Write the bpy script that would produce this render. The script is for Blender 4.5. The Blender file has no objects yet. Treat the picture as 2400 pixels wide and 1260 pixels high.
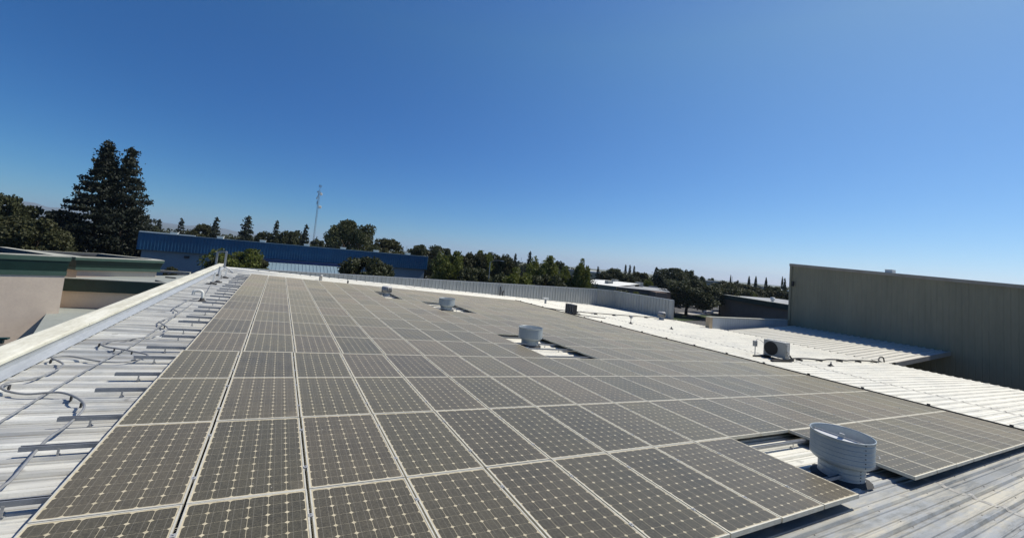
import bpy, math, random
import numpy as np
from mathutils import Matrix, Vector
R_ = math.radians
sc = bpy.context.scene
COL = sc.collection

# ------------------------------------------------------------------ camera
F_PX = 965.634
CX = Vector((0.86751, -0.489244, 0.089816)); CYD = Vector((0.114167, 0.020093, -0.993258)); CZ = Vector((0.484141, 0.871915, 0.073287))
EYE = Vector((1.240982, -3.940635, 1.986089))
cam = bpy.data.cameras.new('camera'); cam_o = bpy.data.objects.new('camera', cam); COL.objects.link(cam_o)
m3 = Matrix((CX, -CYD, -CZ)).transposed()
cam_o.matrix_world = Matrix.Translation(EYE) @ m3.to_4x4()
cam.sensor_width = 36; cam.lens = F_PX / 2400 * 36; cam.shift_y = -90 / 2400
cam.clip_start = 0.05; cam.clip_end = 60000
sc.camera = cam_o

# ------------------------------------------------------------------ light
EXPO = .12
HAZE = 9e-5
SUN_EL, SUN_AZ = 54.0, -6.0        # azimuth measured from +X towards +Y
w = bpy.data.worlds.new('World'); sc.world = w; w.use_nodes = True
nt = w.node_tree; nt.nodes.clear()
sky = nt.nodes.new('ShaderNodeTexSky'); sky.sky_type = 'NISHITA'; sky.sun_disc = False
sky.sun_elevation = R_(SUN_EL); sky.sun_rotation = R_(90 - SUN_AZ)
sky.altitude = 2000; sky.air_density = 1.0; sky.dust_density = 0.8; sky.ozone_density = 6.0
bg = nt.nodes.new('ShaderNodeBackground'); bg.inputs[1].default_value = 0.10
wo = nt.nodes.new('ShaderNodeOutputWorld')
sd = Vector((math.cos(R_(SUN_EL)) * math.cos(R_(SUN_AZ)), math.cos(R_(SUN_EL)) * math.sin(R_(SUN_AZ)), math.sin(R_(SUN_EL))))
# the clear summer sky: Nishita colours, deeper blue away from the sun and brighter round it
def wm(op, a, b=None):
    x = nt.nodes.new('ShaderNodeMath'); x.operation = op
    for i, q in enumerate((a, b)):
        if isinstance(q, (int, float)): x.inputs[i].default_value = q
        elif q is not None: nt.links.new(q, x.inputs[i])
    return x.outputs[0]
tc = nt.nodes.new('ShaderNodeTexCoord'); dp = nt.nodes.new('ShaderNodeVectorMath'); dp.operation = 'DOT_PRODUCT'
nt.links.new(tc.outputs['Generated'], dp.inputs[0]); dp.inputs[1].default_value = tuple(sd)
dd_ = wm('MAXIMUM', dp.outputs['Value'], 0.)
sz = nt.nodes.new('ShaderNodeSeparateXYZ'); nt.links.new(tc.outputs['Generated'], sz.inputs[0]); zz_ = wm('MINIMUM', wm('MAXIMUM', sz.outputs[2], 0.), .48)
sp = nt.nodes.new('ShaderNodeSeparateColor'); cb = nt.nodes.new('ShaderNodeCombineColor'); nt.links.new(sky.outputs[0], sp.inputs[0])
for i, (sc_, ga, kd, kz) in enumerate(((0.8030, 1.9094, 0.9601, 2.5667), (0.7920, 1.5125, 0.3750, 1.7261), (0.7438, 0.7085, 0.4773, -0.3346))):
    nv = wm('POWER', wm('MULTIPLY', sp.outputs[i], .12 * 2**-.15), ga)
    nt.links.new(wm('MULTIPLY', wm('MULTIPLY', nv, sc_ * 1.03 / (.10 * 2**EXPO)), wm('EXPONENT', wm('ADD', wm('MULTIPLY', dd_, kd), wm('MULTIPLY', zz_, kz)))), cb.inputs[i])
nt.links.new(cb.outputs[0], bg.inputs[0]); nt.links.new(bg.outputs[0], wo.inputs[0])
sun = bpy.data.lights.new('sun', 'SUN'); sun.energy = 5.0; sun.angle = R_(0.53); sun.color = (1.0, 0.94, 0.83)
sun_o = bpy.data.objects.new('sun', sun); COL.objects.link(sun_o)
sun_o.rotation_euler = sd.to_track_quat('Z', 'Y').to_euler(); sun_o.location = (40, 0, 60)
sc.view_settings.view_transform = 'Standard'; sc.view_settings.look = 'None'
sc.view_settings.exposure = EXPO; sc.view_settings.gamma = 1

# ------------------------------------------------------------------ helpers
RM = Matrix.Rotation(R_(3.0), 4, 'Y')          # roof frame (u, v, w) -> world: the roof falls 3 degrees towards +X
GROUND = -8.0
def at(px, py, depth):                          # photograph pixel + metres from the camera plane -> world point
    return EYE + CX * ((px - 1200) / F_PX * depth) + CYD * ((py - 540) / F_PX * depth) + CZ * depth
def atz(px, py, z):
    d = CX * ((px - 1200) / F_PX) + CYD * ((py - 540) / F_PX) + CZ
    return EYE + d * ((z - EYE.z) / d.z)
def aty(px, py, y):
    d = CX * ((px - 1200) / F_PX) + CYD * ((py - 540) / F_PX) + CZ
    return EYE + d * ((y - EYE.y) / d.y)
def tag(o, label=None, cat=None, group=None, kind=None):
    if label: o['label'] = label
    if cat: o['category'] = cat
    if group: o['group'] = group
    if kind: o['kind'] = kind
    return o
WORLD = {}
def empty(name, mw, label, cat, group=None):
    o = bpy.data.objects.new(name, None); COL.objects.link(o); o.matrix_world = mw; o.empty_display_size = .2
    return tag(o, label, cat, group)
class MB:
    def __init__(s): s.v = []; s.f = []; s.mi = []; s.m = 0; s.smooth = []; s.sm = False
    def face(s, idx): s.f.append(tuple(idx)); s.mi.append(s.m); s.smooth.append(s.sm)
    def quad(s, a, b, c, d):
        n = len(s.v); s.v += [tuple(a), tuple(b), tuple(c), tuple(d)]; s.face((n, n+1, n+2, n+3))
    def poly(s, pts):
        n = len(s.v); s.v += [tuple(p) for p in pts]; s.face(range(n, n+len(pts)))
    def box(s, x0, x1, y0, y1, z0, z1, rot=None, org=(0, 0, 0)):
        P = [Vector(p) for p in [(x0,y0,z0),(x1,y0,z0),(x1,y1,z0),(x0,y1,z0),(x0,y0,z1),(x1,y0,z1),(x1,y1,z1),(x0,y1,z1)]]
        if rot is not None: P = [rot @ p + Vector(org) for p in P]
        n = len(s.v); s.v += [tuple(p) for p in P]
        for q in [(0,3,2,1),(4,5,6,7),(0,1,5,4),(1,2,6,5),(2,3,7,6),(3,0,4,7)]: s.face([n+i for i in q])
    def bar(s, a, b, wd, h):                    # box beam from a to b
        a, b = Vector(a), Vector(b); d = (b - a).normalized(); up = Vector((0,0,1)) if abs(d.z) < .95 else Vector((0,1,0))
        x = d.cross(up).normalized(); y = x.cross(d).normalized(); n = len(s.v)
        for p in (a, b):
            for i, j in ((-1,-1),(1,-1),(1,1),(-1,1)): s.v.append(tuple(p + x*(i*wd/2) + y*(j*h/2)))
        for q in [(0,1,2,3),(7,6,5,4),(0,4,5,1),(1,5,6,2),(2,6,7,3),(3,7,4,0)]: s.face([n+i for i in q])
    def prism(s, poly, z0, z1, cap=True):       # poly counter-clockwise, z1 may be a function
        n = len(s.v); k = len(poly)
        s.v += [(p[0], p[1], z0) for p in poly] + [(p[0], p[1], z1) for p in poly]
        for i in range(k): j = (i+1) % k; s.face((n+i, n+j, n+k+j, n+k+i))
        if cap: s.face([n+k+i for i in range(k)]); s.face([n+i for i in reversed(range(k))])
    def lathe(s, prof, c=(0,0,0), seg=40, a0=0, a1=2*math.pi, sx=1, sy=1):
        n = len(s.v); full = abs(a1-a0-2*math.pi) < 1e-6; m = seg if full else seg+1
        for r, z in prof:
            for i in range(m):
                a = a0 + (a1-a0)*i/seg; s.v.append((c[0]+r*sx*math.cos(a), c[1]+r*sy*math.sin(a), c[2]+z))
        for j in range(len(prof)-1):
            for i in range(seg):
                k = (i+1) % m
                s.face((n+j*m+i, n+j*m+k, n+(j+1)*m+k, n+(j+1)*m+i))
    def tube(s, pts, r, seg=8, cap=True):
        pts = [Vector(p) for p in pts]; n = len(s.v); prev = None
        rr = r if isinstance(r, (list, tuple)) else [r]*len(pts)
        for i, p in enumerate(pts):
            d = (pts[min(i+1, len(pts)-1)] - pts[max(i-1, 0)]).normalized()
            if prev is None: x = d.orthogonal().normalized()
            else: x = (prev - d*prev.dot(d)).normalized()
            prev = x; y = d.cross(x)
            for k in range(seg):
                a = 2*math.pi*k/seg; s.v.append(tuple(p + (x*math.cos(a) + y*math.sin(a))*rr[i]))
        for i in range(len(pts)-1):
            for k in range(seg):
                l = (k+1) % seg; s.face((n+i*seg+k, n+i*seg+l, n+(i+1)*seg+l, n+(i+1)*seg+k))
        if cap: s.face([n+k for k in reversed(range(seg))]); s.face([n+(len(pts)-1)*seg+k for k in range(seg)])
    def mesh(s, name, mats):
        me = bpy.data.meshes.new(name); me.from_pydata(s.v, [], s.f)
        for m in (mats if isinstance(mats, (list, tuple)) else [mats]): me.materials.append(m)
        me.polygons.foreach_set('material_index', s.mi); me.polygons.foreach_set('use_smooth', s.smooth); me.update()
        return me
    def build(s, name, mats, parent=None, mw=None):
        o = bpy.data.objects.new(name, s.mesh(name, mats)); COL.objects.link(o)
        if parent is not None:
            o.parent = parent
            if parent.name in WORLD: o.matrix_parent_inverse = WORLD[parent.name].inverted()
        if mw is not None:
            if parent is not None: o.matrix_basis = mw
            else: o.matrix_world = mw
        return o
def world(o, mw=None): WORLD[o.name] = o.matrix_world.copy() if mw is None else mw; return o
def inst(src, name, parent=None):
    o = bpy.data.objects.new(name, src.data if hasattr(src, 'data') else src); COL.objects.link(o)
    if parent is not None: o.parent = parent
    return o
def spline(pts, k=8):
    P = [Vector(p) for p in pts]; out = []
    for i in range(len(P)-1):
        a, b, c, d = P[max(i-1,0)], P[i], P[i+1], P[min(i+2,len(P)-1)]
        for j in range(k):
            t = j/k; out.append(.5*((2*b)+(c-a)*t+(2*a-5*b+4*c-d)*t*t+(3*b-a-3*c+d)*t**3))
    return out + [P[-1]]

# ------------------------------------------------------------------ materials
class NT:
    def __init__(s, name):
        s.m = bpy.data.materials.new(name); s.m.use_nodes = True; s.t = s.m.node_tree
        s.b = s.t.nodes['Principled BSDF']; s.out = s.t.nodes['Material Output']; s._o = None
    def n(s, t, **k):
        x = s.t.nodes.new(t)
        for a, b in k.items(): setattr(x, a, b)
        return x
    def l(s, a, b): s.t.links.new(a, b)
    def obj(s):
        if s._o is None: s._o = s.n('ShaderNodeTexCoord').outputs['Object']
        return s._o
    def math(s, op, a, b=None, c=None):
        x = s.n('ShaderNodeMath', operation=op)
        for i, q in enumerate((a, b, c)):
            if q is None: continue
            if isinstance(q, (int, float)): x.inputs[i].default_value = q
            else: s.l(q, x.inputs[i])
        return x.outputs[0]
    def noise(s, scale, detail=4, rough=.55, vec=None, stretch=None, out='Fac'):
        v = vec or s.obj()
        if stretch:
            mp = s.n('ShaderNodeMapping'); mp.inputs['Scale'].default_value = stretch; s.l(v, mp.inputs[0]); v = mp.outputs[0]
        x = s.n('ShaderNodeTexNoise'); x.inputs['Scale'].default_value = scale; x.inputs['Detail'].default_value = detail
        x.inputs['Roughness'].default_value = rough; s.l(v, x.inputs['Vector']); return x.outputs[out]
    def ramp(s, fac, stops):
        x = s.n('ShaderNodeValToRGB'); e = x.color_ramp.elements
        while len(e) < len(stops): e.new(.5)
        for i, (p, c) in enumerate(stops):
            e[i].position = p; e[i].color = (c, c, c, 1) if not isinstance(c, tuple) else (*c[:3], 1)
        s.l(fac, x.inputs[0]); return x.outputs[0]
    def mix(s, fac, a, b, mode='MIX'):
        x = s.n('ShaderNodeMix', data_type='RGBA', blend_type=mode)
        for i, q in ((0, fac), (6, a), (7, b)):
            if isinstance(q, (int, float)): x.inputs[i].default_value = q if i == 0 else (q, q, q, 1)
            elif isinstance(q, tuple): x.inputs[i].default_value = (*q, 1)
            else: s.l(q, x.inputs[i])
        return x.outputs[2]
    def bump(s, h, strength=.3, dist=.01):
        x = s.n('ShaderNodeBump'); x.inputs['Strength'].default_value = strength; x.inputs['Distance'].default_value = dist
        s.l(h, x.inputs['Height']); s.l(x.outputs[0], s.b.inputs['Normal'])
    def col(s, c):
        if isinstance(c, tuple): s.b.inputs['Base Color'].default_value = (*c, 1)
        else: s.l(c, s.b.inputs['Base Color'])
    def set(s, rough=.5, metal=0, spec=.5):
        s.b.inputs['Roughness'].default_value = rough; s.b.inputs['Metallic'].default_value = metal
        s.b.inputs['Specular IOR Level'].default_value = spec; return s.m
def weathered(name, c, c2=None, rough=.6, metal=0., scale=3., amt=1., spec=.4, bump=0., stretch=None):
    t = NT(name); c2 = c2 or tuple(x*.72 for x in c)
    a = t.noise(scale, 6, .62, stretch=stretch); b = t.noise(scale*7.3, 3, .6, stretch=stretch)
    f = t.ramp(t.math('MULTIPLY_ADD', b, .35, t.math('MULTIPLY', a, .65)), [(.36, 0.), (.64, 1.)])
    t.col(t.mix(t.math('MULTIPLY', f, amt), c, c2))
    if bump: t.bump(b, bump, .01)
    return t.set(rough, metal, spec)
M = {}
# roof coating: white acrylic over galvanised sheet, dirt in the pans, laps, stains stretched down the slope
def roof_mat():
    t = NT('coated_roof_metal'); o = t.obj()
    sx = t.n('ShaderNodeSeparateXYZ'); t.l(o, sx.inputs[0])
    lo = t.noise(.16, 4, .6, stretch=(1, 2.2, 1)); st = t.noise(1.1, 6, .65, stretch=(.22, 3.2, 1)); fine = t.noise(26, 4, .7)
    med = t.noise(5.5, 5, .65, stretch=(.6, 1.6, 1))
    base = t.mix(t.ramp(st, [(.38, 0.), (.60, 1.)]), (.60, .60, .55), (.285, .29, .28))
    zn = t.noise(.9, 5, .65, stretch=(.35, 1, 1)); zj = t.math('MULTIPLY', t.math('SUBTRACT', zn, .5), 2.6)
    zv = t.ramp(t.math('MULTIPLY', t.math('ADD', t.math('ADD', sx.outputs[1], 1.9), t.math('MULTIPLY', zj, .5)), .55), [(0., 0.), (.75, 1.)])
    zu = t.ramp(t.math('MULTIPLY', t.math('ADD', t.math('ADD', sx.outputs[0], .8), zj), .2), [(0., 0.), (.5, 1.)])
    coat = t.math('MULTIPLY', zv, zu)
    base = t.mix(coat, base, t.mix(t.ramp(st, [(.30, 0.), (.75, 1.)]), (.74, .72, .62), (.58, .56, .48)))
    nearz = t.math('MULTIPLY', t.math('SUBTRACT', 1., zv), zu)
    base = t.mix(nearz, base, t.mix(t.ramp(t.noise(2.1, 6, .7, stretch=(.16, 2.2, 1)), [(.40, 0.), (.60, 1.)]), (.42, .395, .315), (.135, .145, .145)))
    wear = t.ramp(t.math('MULTIPLY_ADD', med, .55, t.math('MULTIPLY', lo, .45)), [(.50, 0.), (.62, 1.)])
    base = t.mix(t.math('MULTIPLY', wear, t.math('MULTIPLY_ADD', coat, -.6, .8)), base, (.29, .315, .335))
    base = t.mix(t.math('MULTIPLY', t.ramp(fine, [(.55, 0.), (.75, 1.)]), .35), base, (.30, .29, .26))
    # dirt near the foot of each major rib (v coordinate modulo the rib pitch)
    ph = t.math('ABSOLUTE', t.math('SUBTRACT', t.math('FRACT', t.math('DIVIDE', sx.outputs[1], .305)), .5))
    brk = t.ramp(t.noise(3.2, 5, .7, stretch=(.35, 1, 1)), [(.38, .1), (.62, 1.)])
    dirt = t.math('MULTIPLY', t.ramp(ph, [(.118, 0.), (.136, 1.), (.150, 1.), (.185, .12), (.222, .10), (.234, .85), (.246, .1), (.312, .05), (.326, .8), (.345, 0.)]), brk)
    base = t.mix(t.math('MULTIPLY', dirt, .8), base, (.20, .185, .155))
    blot = t.ramp(t.noise(.85, 6, .72, stretch=(.5, 1.5, 1)), [(.52, 0.), (.60, 1.)])
    base = t.mix(t.math('MULTIPLY', blot, t.math('MULTIPLY_ADD', coat, -.35, .5)), base, (.235, .255, .27))
    spots = t.ramp(t.noise(4.3, 2, .5, stretch=(.8, 1.3, 1)), [(.70, 0.), (.74, 1.)])
    base = t.mix(t.math('MULTIPLY', spots, .5), base, (.16, .15, .135))
    t.col(base); t.bump(t.math('ADD', med, t.math('MULTIPLY', fine, .3)), .4, .014)
    t.l(t.ramp(med, [(.35, .50), (.65, .72)]), t.b.inputs['Roughness'])
    t.b.inputs['Metallic'].default_value = .08; t.b.inputs['Specular IOR Level'].default_value = .4
    return t.m
M['roof'] = roof_mat()
M['screw'] = weathered('screw_head', (.14, .13, .12), rough=.5, metal=.5)
M['galv'] = weathered('galvanised_steel', (.46, .46, .45), (.33, .33, .32), .5, .35, 9)
M['strut'] = weathered('strut_channel_steel', (.34, .35, .36), (.26, .27, .28), .5, .45, 12)
M['flash'] = weathered('flashing_metal', (.42, .44, .45), (.32, .34, .35), .5, .3, 2, stretch=(3, .4, 1))
M['cap'] = weathered('parapet_cap_coating', (.70, .69, .58), (.48, .46, .36), .75, 0, 2.2, bump=.3, stretch=(1.6, .35, 1))
M['clad'] = weathered('parapet_cladding', (.40, .41, .39), (.32, .33, .315), .45, .15, 1.2, stretch=(2, 2, .3))
M['clad2'] = weathered('pale_parapet_cladding', (.47, .50, .52), (.40, .43, .45), .5, .1, 1.2, stretch=(2, 2, .3))
M['endtan'] = weathered('tan_end_panel', (.46, .36, .24), (.38, .30, .2), .7, 0, 2)
M['sealant'] = weathered('roof_sealant', (.05, .05, .05), (.025, .025, .025), .8, 0, 9, bump=.5)
M['black'] = weathered('black_rubber', (.022, .022, .022), (.012, .012, .012), .6, 0, 9)
M['white'] = weathered('white_pvc', (.68, .68, .64), (.5, .5, .45), .45, 0, 6)
M['vent'] = weathered('painted_vent_metal', (.34, .385, .40), (.29, .33, .345), .42, .2, 5)
M['ventin'] = weathered('vent_damper_metal', (.74, .75, .73), (.6, .6, .58), .5, .05, 5)
M['cable'] = weathered('grey_cable', (.30, .31, .31), (.2, .2, .2), .5, .2, 12)
M['frame'] = weathered('anodised_frame', (.66, .64, .54), (.50, .47, .38), .5, .3, 7)
M['tan'] = weathered('tan_wall_panels', (.265, .245, .17), (.215, .20, .14), .6, .05, .8, stretch=(1, 1, .25))
M['tantrim'] = weathered('tan_trim', (.36, .33, .28), (.28, .25, .21), .6, 0, 2)
M['pink'] = weathered('pink_stucco', (.67, .56, .44), (.58, .48, .38), .9, 0, .8, bump=.4)
M['green'] = weathered('green_fascia', (.012, .040, .030), (.008, .028, .021), .45, 0, 1.5)
M['greentrim'] = weathered('green_trim', (.065, .115, .085), (.05, .09, .068), .5, 0, 2)
M['cream'] = weathered('cream_cap', (.42, .42, .35), (.30, .30, .25), .7, 0, 1.5)
M['lowroof'] = weathered('grey_cap_sheet_roof', (.27, .29, .26), (.22, .235, .215), .85, 0, .5, bump=.2)
M['darkroof'] = weathered('dark_roof_membrane', (.10, .105, .11), (.07, .075, .08), .85, 0, .6)  # dark grey of the recessed roofs and the wing's roof seams
M['blue'] = weathered('blue_ribbed_fascia', (.034, .125, .225), (.024, .09, .165), .42, .15, .12)
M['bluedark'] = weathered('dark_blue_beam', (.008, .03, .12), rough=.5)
M['bluewall'] = weathered('pale_blue_wall', (.20, .265, .31), (.17, .23, .27), .7, 0, .5)
M['blueroof'] = weathered('light_blue_seam_roof', (.24, .33, .38), (.20, .28, .33), .4, .2, .6)
M['whiteroof'] = weathered('white_roof_coating', (.75, .75, .70), (.6, .6, .55), .7, 0, 1)
M['brown'] = weathered('brown_tan_wall', (.19, .155, .125), (.155, .125, .10), .85, 0, .6)
M['shingle'] = weathered('brown_slat_wall', (.26, .18, .13), (.20, .14, .10), .8, 0, 2, stretch=(.3, .3, 6))
M['greyroof'] = weathered('grey_flat_roof', (.33, .34, .34), (.24, .25, .25), .8, 0, .4)
M['ductbox'] = weathered('rooftop_unit_metal', (.36, .36, .33), (.26, .26, .24), .6, .2, 3)
M['asphalt'] = weathered('asphalt', (.075, .075, .075), (.05, .05, .05), .9, 0, .35, bump=.2)
M['concrete'] = weathered('concrete_walk', (.34, .33, .30), (.26, .25, .23), .9, 0, .5)
M['land'] = weathered('dry_ground', (.13, .12, .075), (.075, .08, .045), .95, 0, .02)
M['lawn'] = weathered('lawn_grass', (.05, .075, .022), (.035, .055, .016), .95, 0, .7)
M['hill'] = weathered('dry_hill_grass', (.10, .10, .075), (.07, .075, .055), .95, 0, .0012)
M['bark'] = weathered('bark', (.075, .055, .04), (.045, .033, .025), .9, 0, 9, bump=.5)
M['acwhite'] = weathered('ac_casing_paint', (.34, .34, .315), (.29, .29, .27), .5, 0, 4)
M['grille'] = weathered('dark_grille', (.02, .021, .023), rough=.5)
M['carwhite'] = weathered('white_car_paint', (.78, .78, .77), (.7, .7, .69), .2, 0, 2)
M['glass'] = weathered('dark_car_glass', (.015, .018, .02), rough=.08, spec=.8)
M['tyre'] = weathered('tyre_rubber', (.02, .02, .02), rough=.8)
def leafmat(name, a, b, trans=.25):
    t = NT(name)
    n1 = t.noise(2.2, 3, .6); n2 = t.noise(23, 2, .6)
    oi = t.n('ShaderNodeObjectInfo')
    f = t.math('ADD', t.math('MULTIPLY', n1, .55), t.math('MULTIPLY', n2, .45))
    f = t.ramp(f, [(.36, 0.), (.64, 1.)])
    c = t.mix(f, a, b); c = t.mix(t.math('MULTIPLY', oi.outputs['Random'], .35), c, tuple(x*.6 for x in a))
    t.col(c); t.set(.62, 0, .25)
    tr = t.n('ShaderNodeBsdfTranslucent'); t.l(c, tr.inputs[0])
    mx = t.n('ShaderNodeMixShader'); mx.inputs[0].default_value = trans
    t.l(t.b.outputs[0], mx.inputs[1]); t.l(tr.outputs[0], mx.inputs[2]); t.l(mx.outputs[0], t.out.inputs[0])
    return t.m
M['redwood'] = leafmat('redwood_foliage', (.011, .016, .008), (.026, .032, .018), .08)
M['pine'] = leafmat('pine_foliage', (.026, .036, .020), (.050, .060, .035), .12)
M['olive'] = leafmat('olive_foliage', (.04, .047, .018), (.09, .088, .034))
M['oak'] = leafmat('dark_oak_foliage', (.038, .048, .020), (.080, .086, .034))
M['lime'] = leafmat('bright_green_foliage', (.075, .10, .020), (.16, .17, .035), .35)
M['cyp'] = leafmat('cypress_foliage', (.018, .030, .018), (.035, .05, .028), .1)

# ------------------------------------------------------------------ solar panel material
def panel_mat():
    t = NT('solar_cells'); o = t.obj(); sx = t.n('ShaderNodeSeparateXYZ'); t.l(o, sx.inputs[0])
    X, Y = sx.outputs[0], sx.outputs[1]
    cx = t.math('DIVIDE', t.math('SUBTRACT', X, PX0), CP); cy = t.math('DIVIDE', t.math('SUBTRACT', Y, PY0), CPY)
    fx = t.math('SUBTRACT', t.math('FRACT', cx), .5); fy = t.math('SUBTRACT', t.math('FRACT', cy), .5)
    ax, ay = t.math('ABSOLUTE', fx), t.math('ABSOLUTE', fy)
    insq = t.math('MULTIPLY', t.math('LESS_THAN', ax, .490), t.math('LESS_THAN', ay, .4955))
    r = t.math('SQRT', t.math('ADD', t.math('MULTIPLY', ax, ax), t.math('MULTIPLY', ay, ay)))
    inr = t.math('LESS_THAN', r, .612)
    inb = t.math('MULTIPLY', t.math('MULTIPLY', t.math('GREATER_THAN', cx, 0), t.math('LESS_THAN', cx, 6)),
                 t.math('MULTIPLY', t.math('GREATER_THAN', cy, 0), t.math('LESS_THAN', cy, 12)))
    cell = t.math('MULTIPLY', t.math('MULTIPLY', insq, inr), inb)
    oi = t.n('ShaderNodeObjectInfo'); rnd = oi.outputs['Random']
    off = t.n('ShaderNodeCombineXYZ'); t.l(t.math('MULTIPLY', rnd, 57.), off.inputs[0]); t.l(t.math('MULTIPLY', rnd, 31.), off.inputs[2])
    va = t.n('ShaderNodeVectorMath', operation='ADD'); t.l(o, va.inputs[0]); t.l(off.outputs[0], va.inputs[1]); V = va.outputs[0]
    grain = t.noise(62, 4, .85, vec=V); cloud = t.noise(2.6, 4, .6, vec=V); blot = t.noise(16, 4, .6, vec=V)
    wn = t.n('ShaderNodeTexWhiteNoise', noise_dimensions='3D')
    fl = t.n('ShaderNodeCombineXYZ'); t.l(t.math('FLOOR', cx), fl.inputs[0]); t.l(t.math('FLOOR', cy), fl.inputs[1]); t.l(t.math('MULTIPLY', rnd, 91.), fl.inputs[2])
    t.l(fl.outputs[0], wn.inputs[0])
    c = t.mix(wn.outputs['Value'], (.015, .0145, .011), (.024, .023, .017))
    c = t.mix(t.ramp(grain, [(.42, 0.), (.60, 1.)]), c, (.064, .059, .041))
    bus = t.math('LESS_THAN', t.math('ABSOLUTE', t.math('SUBTRACT', ax, .22)), .010)
    c = t.mix(t.math('MULTIPLY', bus, .5), c, (.22, .21, .18))
    back = t.mix(t.ramp(blot, [(.35, 0.), (.65, 1.)]), (.54, .48, .34), (.40, .35, .23))
    c = t.mix(cell, back, c)
    # dried mud: along the low edge (+X) and the near low corner
    ex = t.math('DIVIDE', X, PWI); low = t.ramp(t.math('MULTIPLY_ADD', cloud, .22, ex), [(1.01, 0.), (1.15, 1.)])
    cr = t.math('ADD', t.math('SUBTRACT', ex, .62), t.math('SUBTRACT', .30, t.math('DIVIDE', Y, PLE)))
    crn = t.ramp(t.math('MULTIPLY_ADD', cloud, .5, cr), [(.72, 0.), (1.0, 1.)])
    mud = t.math('MINIMUM', t.math('ADD', t.math('MULTIPLY', low, .55), t.math('MULTIPLY', crn, .5)), .8)
    c = t.mix(mud, c, (.185, .155, .11))
    speck = t.math('GREATER_THAN', t.noise(34, 1, .5, vec=V), .80)
    c = t.mix(t.math('MULTIPLY', speck, .7), c, (.42, .42, .40))
    t.col(c); t.set(.34, 0, .22)
    # loose dust film: its optical depth grows with the slant of the view, as any thin layer's does
    geo = t.n('ShaderNodeNewGeometry'); dt = t.n('ShaderNodeVectorMath', operation='DOT_PRODUCT')
    t.l(geo.outputs['Incoming'], dt.inputs[0]); t.l(geo.outputs['Normal'], dt.inputs[1])
    cosv = t.math('MAXIMUM', t.math('ABSOLUTE', dt.outputs['Value']), .03)
    tau = t.math('MULTIPLY_ADD', cloud, .07, t.math('MULTIPLY_ADD', rnd, .024, .015))
    fac = t.math('SUBTRACT', 1., t.math('POWER', 2.71828, t.math('MULTIPLY', -1., t.math('DIVIDE', tau, cosv))))
    db = t.n('ShaderNodeBsdfDiffuse'); dcol = t.mix(t.ramp(cloud, [(.35, 0.), (.65, 1.)]), (.405, .365, .258), (.375, .334, .228)); dcol = t.mix(t.math('MULTIPLY', t.ramp(t.math('FRACT', t.math('MULTIPLY', rnd, 7.3)), [(.1, 0.), (.9, 1.)]), .55), dcol, (.41, .342, .258)); t.l(dcol, db.inputs[0])
    mx = t.n('ShaderNodeMixShader'); t.l(fac, mx.inputs[0]); t.l(t.b.outputs[0], mx.inputs[1]); t.l(db.outputs[0], mx.inputs[2])
    t.l(mx.outputs[0], t.out.inputs[0])
    return t.m

# ------------------------------------------------------------------ the setting
g = MB(); g.quad((-11900, -11900, GROUND), (11900, -11900, GROUND), (11900, 11900, GROUND), (-11900, 11900, GROUND))
tag(g.build('ground', M['land']), kind='structure')
def sheet(name, pts, z, mat, kind='structure'):
    m = MB(); m.poly([(p[0], p[1], z) for p in pts]); return tag(m.build(name, mat), kind=kind)
sheet('parking_lot', [(-160, -80), (160, -80), (160, 170), (-160, 170)], GROUND + .004, M['asphalt'])
def slab(name, pts, z0, z1, mat, label=None, cat=None, kind='structure', group=None):
    a = sum(pts[i][0]*pts[(i+1) % len(pts)][1] - pts[(i+1) % len(pts)][0]*pts[i][1] for i in range(len(pts)))
    if a < 0: pts = pts[::-1]
    m = MB(); m.prism([tuple(p[:2]) for p in pts], z0, z1); return tag(m.build(name, mat), label, cat, group, kind)
def zpts(l, z=GROUND): return [tuple(atz(x, y, z)) for x, y in l]
slab('pavement', zpts([(1560, 733), (1620, 733), (1700, 731), (1700, 738), (1620, 738.5), (1560, 737.5)]), GROUND, GROUND + .14, M['concrete'])
slab('grass_island', zpts([(1540, 738), (1600, 741), (1625, 745), (1640, 750), (1600, 752), (1540, 748)]), GROUND, GROUND + .16, M['lawn'])
slab('grass_island', zpts([(1622, 740), (1660, 738.5), (1700, 741), (1700, 745), (1660, 746), (1640, 746)]), GROUND, GROUND + .16, M['lawn'])
rng = random.Random(5)
hm = MB(); hpts = []
NH = 90
for k, (dist, hs) in enumerate(((10400, .66), (8300, .33))):
    base = len(hm.v); nn = 70
    for i in range(nn):
        px = -900 + 2100*i/(nn-1)
        env = max(0., min(1., (1150-px)/900.))
        h = (330*env + 60*math.sin(px*.013+1+k*2)+35*math.sin(px*.041+k)+14*math.sin(px*.11+2*k))*hs*max(env, .12) + 12
        d = at(px, 520, 1.) - EYE; d.z = 0; d.normalize()
        for j, (f, q) in enumerate(((0, 0), (.35, .45+.12*math.sin(px*.07)), (.7, .8+.08*math.sin(px*.05+2)), (1., 1.), (1.25, .3))):
            p = Vector((EYE.x, EYE.y, 0)) + d*(dist + f*900); hm.v.append((p.x, p.y, GROUND - 5 + h*q))
    for i in range(nn-1):
        for j in range(4):
            a = base + i*5 + j; hm.face((a, a+5, a+6, a+1))
for i in range(len(hm.smooth)): hm.smooth[i] = True
tag(hm.build('hills', M['hill']), kind='structure')

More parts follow.
